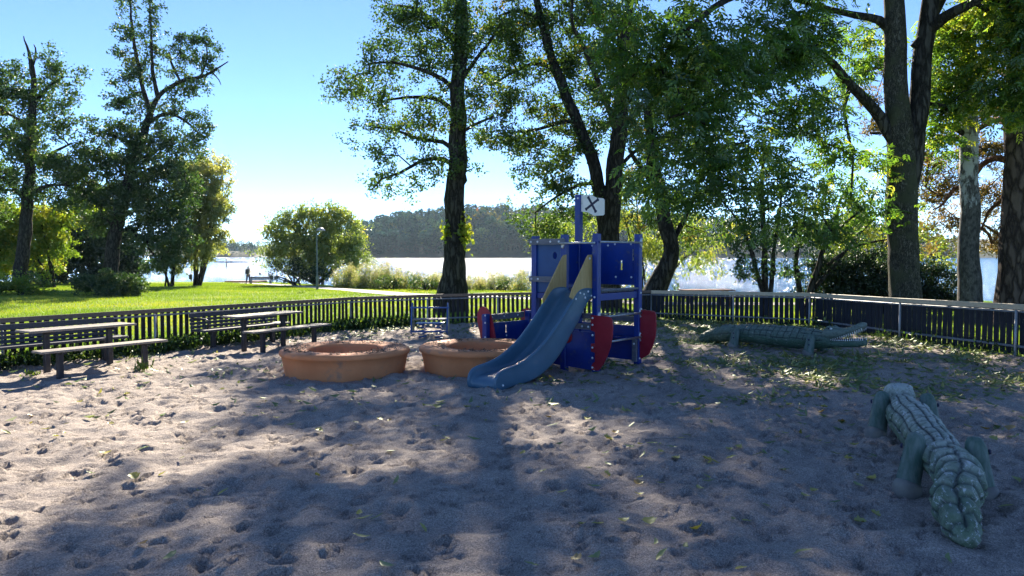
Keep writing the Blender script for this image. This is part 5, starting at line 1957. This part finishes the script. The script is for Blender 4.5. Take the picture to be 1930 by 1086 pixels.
shrub('willow_bush', 'drooping yellow willow bush by the water between the twin stemmed alder and the leaning trunk', 'bush', 33, 1215, [(1190, 400, 34, 40), (1210, 450, 38, 40), (1185, 470, 26, 44), (1225, 490, 20, 26), (1290, 430, 30, 44), (1320, 470, 26, 40), (1280, 490, 22, 24), (1200, 350, 26, 30, 0, .7), (1350, 440, 26, 24, 0, .6), (1300, 390, 30, 26, 0, .6)],
      M['leaf_yellow'], dict(rc=.6, per=170, L=.17, W=.065, droop=.9, flat=1, base=.5, spread=.4), 2.6, 63, stems=10)
shrub('willow_bush', 'yellow green lakeside growth seen just left of the twin stemmed alder trunk, behind the flag', 'bush', 34, 1085, [(1060, 430, 30, 34), (1095, 445, 26, 40), (1030, 455, 22, 20, 0, .7), (1110, 400, 20, 30, 0, .7)],
      M['leaf_yellow'], dict(rc=.6, per=150, L=.17, W=.07, droop=.7, flat=1, base=.45, spread=.4), 2.6, 64, stems=6)

# --- left group of tall trees on the lawn
A_Y = 50
limbs = [px_limb(A_Y, [(34, 560, 15), (38, 520, 12.5), (46, 440, 11), (52, 360, 9.5), (58, 280, 8), (62, 200, 6), (62, 140, 4.5), (56, 108, 3.4), (50, 86, 2), (44, 68, .8)]),
         px_limb(A_Y, [(62, 122, 2.4), (68, 100, 1.8), (64, 84, .8)]),
         px_limb(A_Y, [(60, 250, 4), (35, 225, 3), (15, 215, 2)]), px_limb(A_Y, [(62, 200, 4), (90, 165, 3), (120, 145, 1.6)]),
         px_limb(A_Y, [(57, 300, 4), (95, 290, 3), (135, 270, 1.6)]), px_limb(A_Y, [(50, 380, 4), (10, 340, 3), (-20, 330, 2)]), px_limb(A_Y, [(50, 370, 4), (90, 350, 3), (130, 350, 1.6)])]
C = px_blobs(A_Y, [(20, 130, 24, 22), (45, 160, 26, 22), (100, 118, 36, 22), (115, 155, 34, 22), (80, 180, 36, 24), (15, 190, 36, 32), (-20, 190, 30, 60), (60, 235, 34, 26), (125, 205, 30, 26), (110, 250, 40, 26), (20, 260, 44, 32), (135, 280, 28, 22), (60, 300, 50, 26), (-10, 320, 50, 34), (110, 320, 50, 26), (40, 355, 60, 24), (150, 330, 26, 30), (110, 370, 44, 20), (-40, 400, 50, 40)], .95)
make_tree('tall_tree', 'tall tree at the far left with a bare forked dead top above its crown', 'tree', W(37, 545, A_Y)[:2], limbs, C, M['bark_dark'], M['leaf_alder'],
          dict(rc=.8, per=245, L=.18, W=.14, droop=.2, base=.36, spread=.35), seed=71, twig_r=.016, group='tall trees on the left lawn')
B_Y = 52
limbs = [px_limb(B_Y, [(205, 560, 17), (208, 520, 14), (214, 470, 12.5), (222, 420, 11), (236, 360, 9.5), (254, 300, 8), (272, 255, 7), (284, 213, 6)]),
         px_limb(B_Y, [(284, 215, 4.5), (270, 165, 4), (258, 110, 3.2), (250, 60, 2.5), (246, 5, 1.8), (242, -30, 1)]),
         px_limb(B_Y, [(284, 213, 4.5), (300, 180, 4.2), (320, 165, 3.8), (350, 150, 3.2), (380, 145, 2.6), (405, 132, 1.8), (430, 116, .9)]),
         px_limb(B_Y, [(298, 183, 4), (288, 140, 3.4), (286, 90, 2.8), (284, 40, 2), (282, -20, 1.2)]),
         px_limb(B_Y, [(340, 154, 2.6), (325, 125, 2.2), (318, 98, 1.4)]), px_limb(B_Y, [(378, 144, 2), (390, 110, 1.6), (388, 80, 1)]), px_limb(B_Y, [(400, 136, 1.3), (412, 150, 1), (416, 160, .6)]),
         px_limb(B_Y, [(276, 235, 4), (310, 215, 3.2), (345, 225, 2.4), (385, 262, 1.4)]),
         px_limb(B_Y, [(262, 280, 4), (225, 260, 3), (190, 250, 2)])]
C = px_blobs(B_Y, [(243, 15, 18, 22), (240, 60, 18, 26), (262, 90, 16, 22), (288, 10, 18, 24), (292, 55, 18, 24), (282, 95, 18, 22), (238, 120, 20, 24), (258, 140, 20, 18), (228, 150, 14, 14), (288, 140, 20, 18), (262, 180, 26, 16), (352, 82, 18, 16), (378, 75, 20, 14), (392, 105, 18, 14), (400, 130, 18, 10), (330, 105, 14, 14), (352, 130, 22, 12),
                   (345, 170, 16, 14), (372, 160, 18, 9), (320, 190, 16, 12), (216, 192, 10, 10, 0, .6), (236, 190, 16, 10, 0, .6), (315, 215, 30, 18), (358, 222, 26, 14), (385, 238, 18, 12), (345, 250, 36, 18), (385, 268, 20, 12), (300, 240, 30, 18), (250, 225, 30, 18), (210, 235, 26, 18), (185, 250, 20, 16), (240, 265, 44, 26), (300, 280, 50, 28), (355, 285, 30, 20), (195, 290, 40, 28),
                   (165, 300, 24, 26), (240, 320, 60, 34), (310, 335, 50, 34), (180, 350, 46, 34), (250, 380, 60, 40), (315, 395, 46, 38), (190, 410, 44, 34), (350, 350, 24, 40), (275, 430, 46, 34), (335, 440, 30, 34), (225, 440, 34, 24, 0, .6), (130, 340, 24, 24), (320, 480, 30, 26), (290, 470, 26, 20)], 1.15)
make_tree('tall_tree', 'tallest tree of the left group, forking into arching bare tipped limbs', 'tree', W(206, 545, B_Y)[:2], limbs, C, M['bark_dark'], M['leaf_oak'],
          dict(rc=.7, per=205, L=.18, W=.14, droop=.2, base=.45, spread=.4), seed=72, twig_r=.016, group='tall trees on the left lawn')
shrub('maple_tree', 'low bright yellow green tree at far left, behind the dead topped tree\'s trunk', 'tree', 56, 95, [(30, 430, 46, 36), (80, 415, 40, 34), (110, 450, 32, 34), (20, 480, 40, 30), (70, 475, 44, 26), (130, 400, 22, 24), (-30, 450, 40, 60), (5, 400, 40, 30), (90, 500, 30, 14), (160, 390, 26, 20, 0, .6)],
      M['leaf_lime'], dict(rc=.75, per=150, L=.22, W=.18, droop=.4, base=.62, spread=.4), 1.5, 73, stems=7, sw=3)
shrub('shade_tree', 'dark bushy tree standing behind the left group, between the two tall trees', 'tree', 72, 170, [(120, 440, 40, 50), (170, 400, 40, 50), (160, 470, 50, 40), (220, 470, 40, 46), (110, 500, 40, 26), (200, 510, 60, 22), (250, 500, 36, 24), (60, 490, 60, 36), (-10, 490, 50, 40), (150, 520, 60, 14)],
      M['leaf_hedge'], dict(rc=1.0, per=170, L=.3, W=.24, droop=.3, base=.5, spread=.4), .55, 74, stems=6, sw=3)
shrub('willow_tree', 'pale gold green willow at the right side of the left tree group', 'tree', 62, 372, [(370, 320, 34, 30), (405, 330, 26, 30), (395, 375, 34, 34), (360, 370, 34, 30), (412, 390, 20, 26), (370, 420, 30, 26), (398, 440, 24, 24), (395, 478, 18, 18), (372, 465, 26, 26), (350, 500, 20, 20, 0, .7), (350, 440, 26, 30)],
      M['leaf_willow'], dict(rc=.8, per=330, L=.26, W=.11, droop=.8, flat=.9, base=.55, spread=.45), 1.1, 75, stems=6, sw=3.5)
shrub('young_tree', 'small dark green tree by the water just left of the distant lamp post', 'tree', 60, 318, [(310, 460, 26, 26), (330, 490, 24, 24), (300, 500, 20, 18), (335, 450, 16, 20)],
      M['leaf_oak'], dict(rc=.7, per=200, L=.22, W=.16, droop=.4, base=.6, spread=.4), 1.4, 76, stems=5)
shrub('round_bush', 'broad low green bush on the lawn in front of the left trees', 'bush', 39, 208, [(170, 540, 34, 20), (210, 532, 40, 22), (250, 538, 28, 18), (225, 550, 50, 12), (160, 555, 24, 10)],
      M['leaf_oak'], dict(rc=.36, per=200, L=.12, W=.08, droop=.1, base=.62, spread=.45), 9, 77, stems=8)
shrub('round_bush', 'yellowish leafy bush on the lawn at the far left edge', 'bush', 39, 40, [(20, 545, 40, 18), (60, 545, 34, 16), (45, 525, 24, 16), (-20, 540, 30, 26), (85, 555, 16, 8)],
      M['leaf_lime'], dict(rc=.36, per=130, L=.12, W=.08, droop=.2, base=.4, spread=.45), 7, 78, stems=8)
shrub('yellow_bush', 'big rounded yellow green bush at the lake shore behind the lamp post', 'bush', 66, 600, [(530, 440, 34, 34), (560, 415, 30, 26), (600, 425, 36, 34), (640, 415, 34, 28), (665, 445, 28, 40), (620, 465, 46, 40), (560, 465, 46, 36), (510, 480, 22, 24), (655, 490, 34, 30), (590, 500, 44, 24), (580, 395, 14, 12, 0, .6), (625, 392, 20, 12, 0, .7), (520, 505, 20, 14, 0, .7)],
      M['leaf_yellow'], dict(rc=.75, per=105, L=.24, W=.13, droop=.3, base=.4, spread=.35), 1.5, 79, stems=9, sw=3)
shrub('dark_bush', 'low dark bush in front of the foot of the big yellow lakeside bush', 'bush', 63, 560, [(545, 510, 34, 20), (590, 515, 34, 16), (525, 522, 22, 10), (620, 520, 26, 12)],
      M['leaf_hedge'], dict(rc=.6, per=120, L=.16, W=.11, droop=.2, base=.75, spread=.5), 1.8, 80, stems=6)


# --- plants along the shore
def shore_plant(px, Y, w, h, seed, label, tall=False):
    r = np.random.default_rng(seed)
    x0 = W(px, 545, Y)[0]
    z0 = float(land(x0, Y))
    hw = w * Y / F / 2
    H = h * Y / F
    e = empty('shore_plants', (x0, Y, z0), 0, label, 'shore plants', 'clumps of tall plants along the shore')
    n = int(70 * w / 40)
    bx_ = r.uniform(-hw, hw, n)
    by_ = r.normal(0, .5, n)
    hh = H * (.25 + .85 * r.random(n) ** 1.3) * (1 - .3 * (bx_ / hw) ** 2)
    A = np.stack([bx_, by_, np.full(n, -.1)], -1)
    B = A + np.stack([r.normal(0, .18, n), r.normal(0, .2, n), hh], -1)
    link_mesh('stems', seg_tubes('stems', A, B, np.full(n, .012), np.full(n, .005), M['leaf_reed'], 3), e)
    k = 26
    t = r.random((n, k)) ** .8
    P = (A[:, None] + (B - A)[:, None] * t[..., None]).reshape(-1, 3) + r.normal(0, .12, (n * k, 3))
    P[:, 2] = np.maximum(P[:, 2], .02)
    ax = unit(r.normal(0, 1, P.shape) + [0, 0, .5])
    sd = unit(np.cross(ax, r.normal(0, 1, P.shape)))
    tt = (.15 + .55 * t.ravel() + r.normal(0, .14, n * k)).clip(0, .82)
    link_mesh('leaves', leaf_mesh('leaves', P, ax, sd, r.uniform(.1, .22, len(P)), r.uniform(.04, .09, len(P)), M['leaf_reed'], tt), e)
    k2 = 26
    P = np.repeat(B, k2, 0) + r.normal(0, 1, (n * k2, 3)) * [.08, .08, .16]
    ax = unit(r.normal(0, 1, P.shape))
    sd = unit(np.cross(ax, r.normal(0, 1, P.shape)))
    link_mesh('flower_heads', leaf_mesh('flower_heads', P, ax, sd, .06, .045, M['leaf_reed'], (.86 + r.random(len(P)) * .14)), e)


for i, (px, Y, w, h, lab) in enumerate((
        (655, 55, 50, 44, 'feathery pale shore plants at the right foot of the big yellow bush'),
        (690, 53, 46, 46, 'feathery pale shore plants, second clump right of the yellow bush'),
        (728, 52, 50, 50, 'tall feathery shore plants standing highest against the glittering water, left of the alder'),
        (772, 50, 50, 36, 'low shore plants in the middle between the yellow bush and the alder trunk'),
        (818, 49, 50, 38, 'shore plants touching the left side of the alder trunk'),
        (893, 48, 44, 38, 'shore plants immediately right of the alder trunk'),
        (930, 47, 46, 42, 'pinkish seeding shore plants, second clump right of the alder trunk'),
        (985, 46, 30, 52, 'tall narrow clump of shore plants just left of the play ship tower'),
        (955, 48, 40, 40, 'greenish shore plants between the alder trunk and the tall narrow clump'))):
    shore_plant(px, Y, w, h, 100 + i, lab)
for i, (px, Y, bl, lab) in enumerate((
        (735, 49, [(735, 530, 24, 14), (750, 535, 16, 10), (718, 536, 12, 9)], 'small dark round bush at the lawn edge, the leftmost of three before the shore plants'),
        (797, 47, [(790, 530, 22, 14), (808, 534, 18, 12)], 'small dark round bush at the lawn edge just left of the alder trunk'),
        (940, 45, [(930, 540, 26, 12), (955, 538, 22, 13)], 'small dark round bush at the lawn edge between the alder trunk and the play ship'))):
    shrub('round_bush', lab, 'bush', Y, px, bl, M['leaf_oak'], dict(rc=.4, per=110, L=.12, W=.08, droop=.1, base=.6, spread=.5), 4.5, 130 + i, stems=5)


# ------------------------------------------------------------------ grass blades, weeds, fallen leaves
def blades(name, X, Y, H, Wd, mat, seed, lean=.35, zf=None):
    r = np.random.default_rng(seed)
    n = len(X)
    Z = lawn_z(X, Y) if zf is None else zf(X, Y)
    an = r.uniform(0, 2 * math.pi, n)
    h = H * r.uniform(.5, 1.2, n)
    w = Wd * r.uniform(.6, 1.3, n)
    dx, dy = np.cos(an) * w / 2, np.sin(an) * w / 2
    lx_, ly_ = r.normal(0, lean, n) * h, r.normal(0, lean, n) * h
    V = np.stack([np.stack([X - dx, Y - dy, Z - .01], -1), np.stack([X + dx, Y + dy, Z - .01], -1), np.stack([X + lx_, Y + ly_, Z + h], -1)], 1).reshape(-1, 3)
    t = np.repeat((.45 + 1.1 * vnoise(X, Y, 2.3, 5) + r.normal(0, .18, n)).clip(0, 1), 3)
    return np_mesh(name, V, np.arange(3 * n).reshape(-1, 3), mat, tint=t)


r_ = np.random.default_rng(77)
n = 520000
a = r_.uniform(-.72, .70, n)
Yd = 9 + 75 * r_.random(n) ** 1.35
Xd = a * Yd
ok = (~inside_sand(Xd, Yd)) & (Yd < np.interp(Xd, SX, SY) - 4) & (Yd > 9) & (dist_line(Xd, Yd, PATH) > 1.0)
Xd, Yd = Xd[ok], Yd[ok]
k = 1 + Yd / 45
me = blades('lawn_grass', Xd, Yd, .05 * k, .016 * k, M['grass'], 5)
tag(link_mesh('lawn_grass', me), 'bright green sunlit mown grass of the lawn beyond the fence', 'grass', kind='stuff')

# weeds and rough grass at the foot of the fence
P = []
for (a, b) in zip(LINE[:-1], LINE[1:]):
    L = math.dist(a, b)
    m = int(L * (520 if a[0] < -3 else (70 if a[0] < 2 else 14)))
    t = r_.random(m)
    off = r_.normal(0, .17, m)
    d = np.array([b[0] - a[0], b[1] - a[1]]) / L
    nn = np.array([d[1], -d[0]])
    cl = vnoise(a[0] + d[0] * L * t, a[1] + d[1] * L * t, .7, 15) + .35
    kp = r_.random(m) < cl * 1.6
    q = np.stack([a[0] + d[0] * L * t + nn[0] * off, a[1] + d[1] * L * t + nn[1] * off], -1)[kp]
    P.append(q)
P = np.concatenate(P)
zs = lambda X, Y: land(X, Y) - .02
me = blades('fence_grass', np.repeat(P[:, 0], 3) + r_.normal(0, .05, 3 * len(P)), np.repeat(P[:, 1], 3) + r_.normal(0, .05, 3 * len(P)), .2, .012, M['weed'], 6, .5, zs)
tag(link_mesh('fence_grass', me), 'rough dark grass growing along the foot of the fence', 'grass', kind='stuff')
n = len(P)
Cw = np.stack([P[:, 0], P[:, 1], land(P[:, 0], P[:, 1]) + r_.uniform(.0, .2, n)], -1)
Cw = np.repeat(Cw, 4, 0) + r_.normal(0, .06, (4 * n, 3)) * [1, 1, .5]
ax = unit(r_.normal(0, 1, Cw.shape) + [0, 0, .4])
sd = unit(np.cross(ax, r_.normal(0, 1, Cw.shape) + [0, 0, 1]))
me = leaf_mesh('fence_weeds', Cw, ax, sd, r_.uniform(.05, .12, len(Cw)), r_.uniform(.03, .06, len(Cw)), M['weed'], (.4 + r_.normal(0, .3, len(Cw))).clip(0, 1))
tag(link_mesh('fence_weeds', me), 'leafy dark weeds growing along the foot of the fence', 'weeds', kind='stuff')
# weed tuft at the foot of the nearer bench
for (px, py, hh, lab) in ((267, 700, .22, 'bright yellow green weed tuft at the right leg of the sunlit bench'), (60, 712, .1, 'low dull weed tuft on the gravel below the left end of the sunlit bench')):
    g_ = G(px, py)
    e = empty('weed_tuft', (g_[0], g_[1], sz(g_[0], g_[1])), 0, lab, 'weed')
    n = 46
    P = r_.normal(0, .05, (n, 3)) * [1.4, 1, 0] + [0, 0, -.01]
    P[:, 2] += r_.uniform(0, hh * .5, n)
    ax = unit(r_.normal(0, .5, P.shape) + [0, 0, 1])
    sd = unit(np.cross(ax, r_.normal(0, 1, P.shape)))
    link_mesh('leaves', leaf_mesh('leaves', P, ax, sd, r_.uniform(.4, .9, n) * hh, .022, M['weed'], r_.uniform(.8, 1, n)), e)

# fallen leaves: the largest ones each an object of its own, the far carpet one mass
def curl_leaf(seed, L, Wd, kind):
    r = random.Random(seed)
    vs, fs = [], []
    n = 7
    curve = r.uniform(-.35, .35)
    lift = r.uniform(.1, .35)
    for i in range(n):
        t = i / (n - 1)
        w = Wd * .5 * math.sin(math.pi * min(1, t * .96 + .02)) ** .8
        if kind == 1:
            w *= 1 + .5 * abs(math.sin(t * 9))
        x = L * (t - .5)
        y = curve * L * (t - .5) ** 2 * 2
        z = .012 + lift * L * (t - .5) ** 2 + r.uniform(0, .004)
        cup = r.uniform(.2, .6)
        vs += [(x, y - w, z + w * cup), (x, y, z), (x, y + w, z + w * cup)]
    for i in range(n - 1):
        o = i * 3
        fs += [(o, o + 1, o + 4, o + 3), (o + 1, o + 2, o + 5, o + 4)]
    return vs, fs


var = []
for k in range(12):
    kind = 1 if k >= 9 else 0
    vs, fs = curl_leaf(k, .085 if not kind else .065, .026 if not kind else .055, kind)
    me = bpy.data.meshes.new('fallen_leaf')
    me.from_pydata(vs, [], fs)
    at = me.attributes.new('tint', 'FLOAT', 'POINT')
    at.data.foreach_set('value', np.full(len(vs), [.05, .3, .55, .7, .15, .45, .8, .25, .6, .82, .95, .72][k], np.float32))
    me.polygons.foreach_set('use_smooth', [True] * len(fs))
    me.materials.append(M['leaf_fallen'])
    me.update()
    var.append(me)
seen = [(712, 983), (680, 1020), (1095, 998), (1128, 996), (1175, 988), (748, 912), (598, 898), (270, 1030), (420, 938), (172, 893), (305, 900), (1335, 908), (348, 800), (1405, 975), (1440, 852), (1432, 856), (1480, 858), (1330, 870), (1345, 872), (1290, 826), (1300, 828), (1230, 840), (1205, 842), (1148, 830), (1160, 822),
        (105, 828), (128, 800), (460, 777), (520, 795), (715, 800), (735, 795), (600, 815), (345, 845), (240, 745), (545, 722), (1060, 935), (1560, 838), (1480, 820), (1545, 835), (840, 832), (985, 858), (1600, 870), (1615, 900)]
LG = 'fallen leaves scattered on the gravel'
cnt = 0


MARKS = [((-6.2, 11.4), 'by the sunlit bench'), ((-4.4, 14.5), 'by the farther table'), (R1, 'near the left orange ring'), (R2, 'near the ring behind the slide'), ((-.2, 9.2), 'at the foot of the slide'), ((1.6, 11), 'beside the stern of the play ship'),
         ((3.0, 5.2), 'by the near crocodile'), ((2.3, 4.2), 'at the tail of the near crocodile'), ((3.4, 6.9), 'by the front legs of the near crocodile'), ((4.3, 13.6), 'in front of the far crocodile'), ((7.6, 12.5), 'at the right fence'), ((-1.8, 16.6), 'by the spring seat')]


def near_what(x, y):
    d, w = min((math.dist((x, y), m), w) for m, w in MARKS)
    if d < 1.5:
        return w
    px = 965 + x / y * F
    side = 'left' if px < 560 else ('middle' if px < 1160 else 'right')
    dep = 'very front' if y < 4.2 else ('foreground' if y < 6 else ('middle distance' if y < 9 else 'back'))
    return 'on open gravel, %s, %s of the photo' % (dep, side)


def put_leaf(x, y):
    global cnt
    cnt += 1
    o = link_mesh('fallen_leaf', random.choice(var))
    o.location = (x, y, sz(x, y) + .004)
    o.rotation_euler = (random.gauss(0, .22), random.gauss(0, .22), random.uniform(0, 6.28))
    s = random.uniform(.8, 1.35)
    o.scale = (s, s, s)
    k = var.index(o.data)
    colr = ['pale green', 'light green', 'yellow green', 'yellow green', 'green', 'dull green', 'yellow', 'light green', 'yellow green', 'yellow', 'brown', 'golden yellow'][k]
    shp = 'lobed' if k >= 9 else 'narrow'
    tag(o, '%s %s fallen leaf %s' % (colr, shp, near_what(x, y)), 'leaf', LG)


for p in seen:
    g_ = G(*p)
    put_leaf(g_[0], g_[1])
rl = random.Random(5)
while cnt < 300:
    px = rl.uniform(0, 1930)
    py = 700 + 386 * rl.random() ** 2.0
    if px < 1000 and rl.random() < .82:
        continue
    if py > 880 and rl.random() < .6:
        continue
    g_ = G(px, py)
    if math.dist(g_[:2], R1) < 1.0 or math.dist(g_[:2], R2) < 1.0:
        continue
    put_leaf(g_[0], g_[1])
# carpet
SZa = SZ
nC = 85000
x = r_.uniform(-9, 9.5, nC)
y = r_.uniform(6.5, 21.5, nC)
w = np.interp(x, [-9, -3, 0, 2, 4, 9], [.05, .06, .12, .45, .85, 1.0]) * np.interp(y, [6.5, 8, 10, 12, 21], [.0, .12, .55, 1, .9])
w = np.maximum(w, .2 * (y > 16.5))
w *= .12 + 2.6 * np.clip(vnoise(x, y, .8, 31) + .6 * vnoise(x, y, .3, 32) + .12, 0, 1)
ok = (r_.random(nC) < w) & inside_sand(x, y)
ok &= (np.hypot(x - R1[0], y - R1[1]) > .95) & (np.hypot(x - R2[0], y - R2[1]) > .95)
x, y = x[ok], y[ok]
j = ((x + 13) / .03).astype(int).clip(0, SZ.shape[1] - 2)
i = (np.searchsorted(SYS, y) - 1).clip(0, SZ.shape[0] - 2)
z = np.maximum(SZ[i, j], SZ[i + 1, j + 1]) + r_.uniform(.006, .03, len(x))
P = np.stack([x, y, z], -1)
ax = unit(r_.normal(0, 1, P.shape) * [1, 1, .22])
sd = unit(np.cross(ax, r_.normal(0, .35, P.shape) + [0, 0, 1]))
me = leaf_mesh('leaf_carpet', P, ax, sd, r_.uniform(.07, .16, len(P)), r_.uniform(.022, .05, len(P)), M['leaf_fallen'], (.24 + r_.normal(0, .22, len(P))).clip(0, .88), .35)
tag(link_mesh('leaf_carpet', me), 'scattered yellow green leaf litter covering the gravel at the right and along the fence', 'leaf litter', kind='stuff')
# litter lying on the rings
P, T = [], []
for (c, nn) in ((R1, 900), (R2, 700)):
    an = r_.uniform(0, 2 * math.pi, nn)
    cl = np.sin(an * 3 + c[0]) * .5 + np.sin(an * 7) * .3 + .5
    kp = r_.random(nn) < cl.clip(.03, 1)
    rr = r_.uniform(.58, .88, nn)
    P.append(np.stack([c[0] + rr * np.cos(an), c[1] + rr * np.sin(an), np.full(nn, gz(*c) + .386)], -1)[kp])
P = np.concatenate(P)
ax = unit(r_.normal(0, 1, P.shape) * [1, 1, .12])
sd = unit(np.cross(ax, r_.normal(0, .2, P.shape) + [0, 0, 1]))
M['litter'] = surf('dark_leaf_crumbs', (.05, .035, .02), (.12, .08, .04), 10, .8, 0)
me = leaf_mesh('ring_litter', P, ax, sd, r_.uniform(.02, .06, len(P)), r_.uniform(.012, .026, len(P)), M['litter'], r_.random(len(P)))
tag(link_mesh('ring_litter', me), 'dark crumbled leaf litter lying on top of the two orange rings', 'leaf litter', kind='stuff')

# twigs on the gravel
for k, (px, py, L, an) in enumerate(((1240, 832, .34, .1), (1290, 829, .3, -.25), (1425, 835, .22, -.9), (1460, 822, .2, 2.4))):
    g_ = G(px, py)
    z = sz(g_[0], g_[1]) + .012
    d = (math.cos(an) * L / 2, math.sin(an) * L / 2)
    o = MB().tube([(-d[0], -d[1], 0), (0, .01, .008), (d[0], d[1], .004)], [.003, .0025, .0015], 5).build('fallen_twig', M['wood_grey'])
    o.location = (g_[0], g_[1], z)
    tag(o, ('thin pale fallen twig on the gravel below the right side of the play ship', 'thin pale twig on the gravel just right of another longer twig', 'short fallen twig on the gravel left of the near crocodile', 'short slanting twig among leaves left of the near crocodile')[k], 'twig')

# ------------------------------------------------------------------ haze over the lake
hz = MB().box((-150, 980, 31), (2600, 2060, 74)).build('haze', surf('tmp_haze', (1, 1, 1), (1, 1, 1), 1, .5, 0))
hm, nt, out = nodes_of('haze_air')
pv_ = nt.nodes.new('ShaderNodeVolumePrincipled')
pv_.inputs['Color'].default_value = (.6, .8, 1, 1)
pv_.inputs['Density'].default_value = HAZE
pv_.inputs['Anisotropy'].default_value = .35
nt.links.new(pv_.outputs[0], out.inputs['Volume'])
hz.data.materials.clear()
hz.data.materials.append(hm)
tag(hz, 'thin blue haze over the lake', 'haze', kind='stuff')
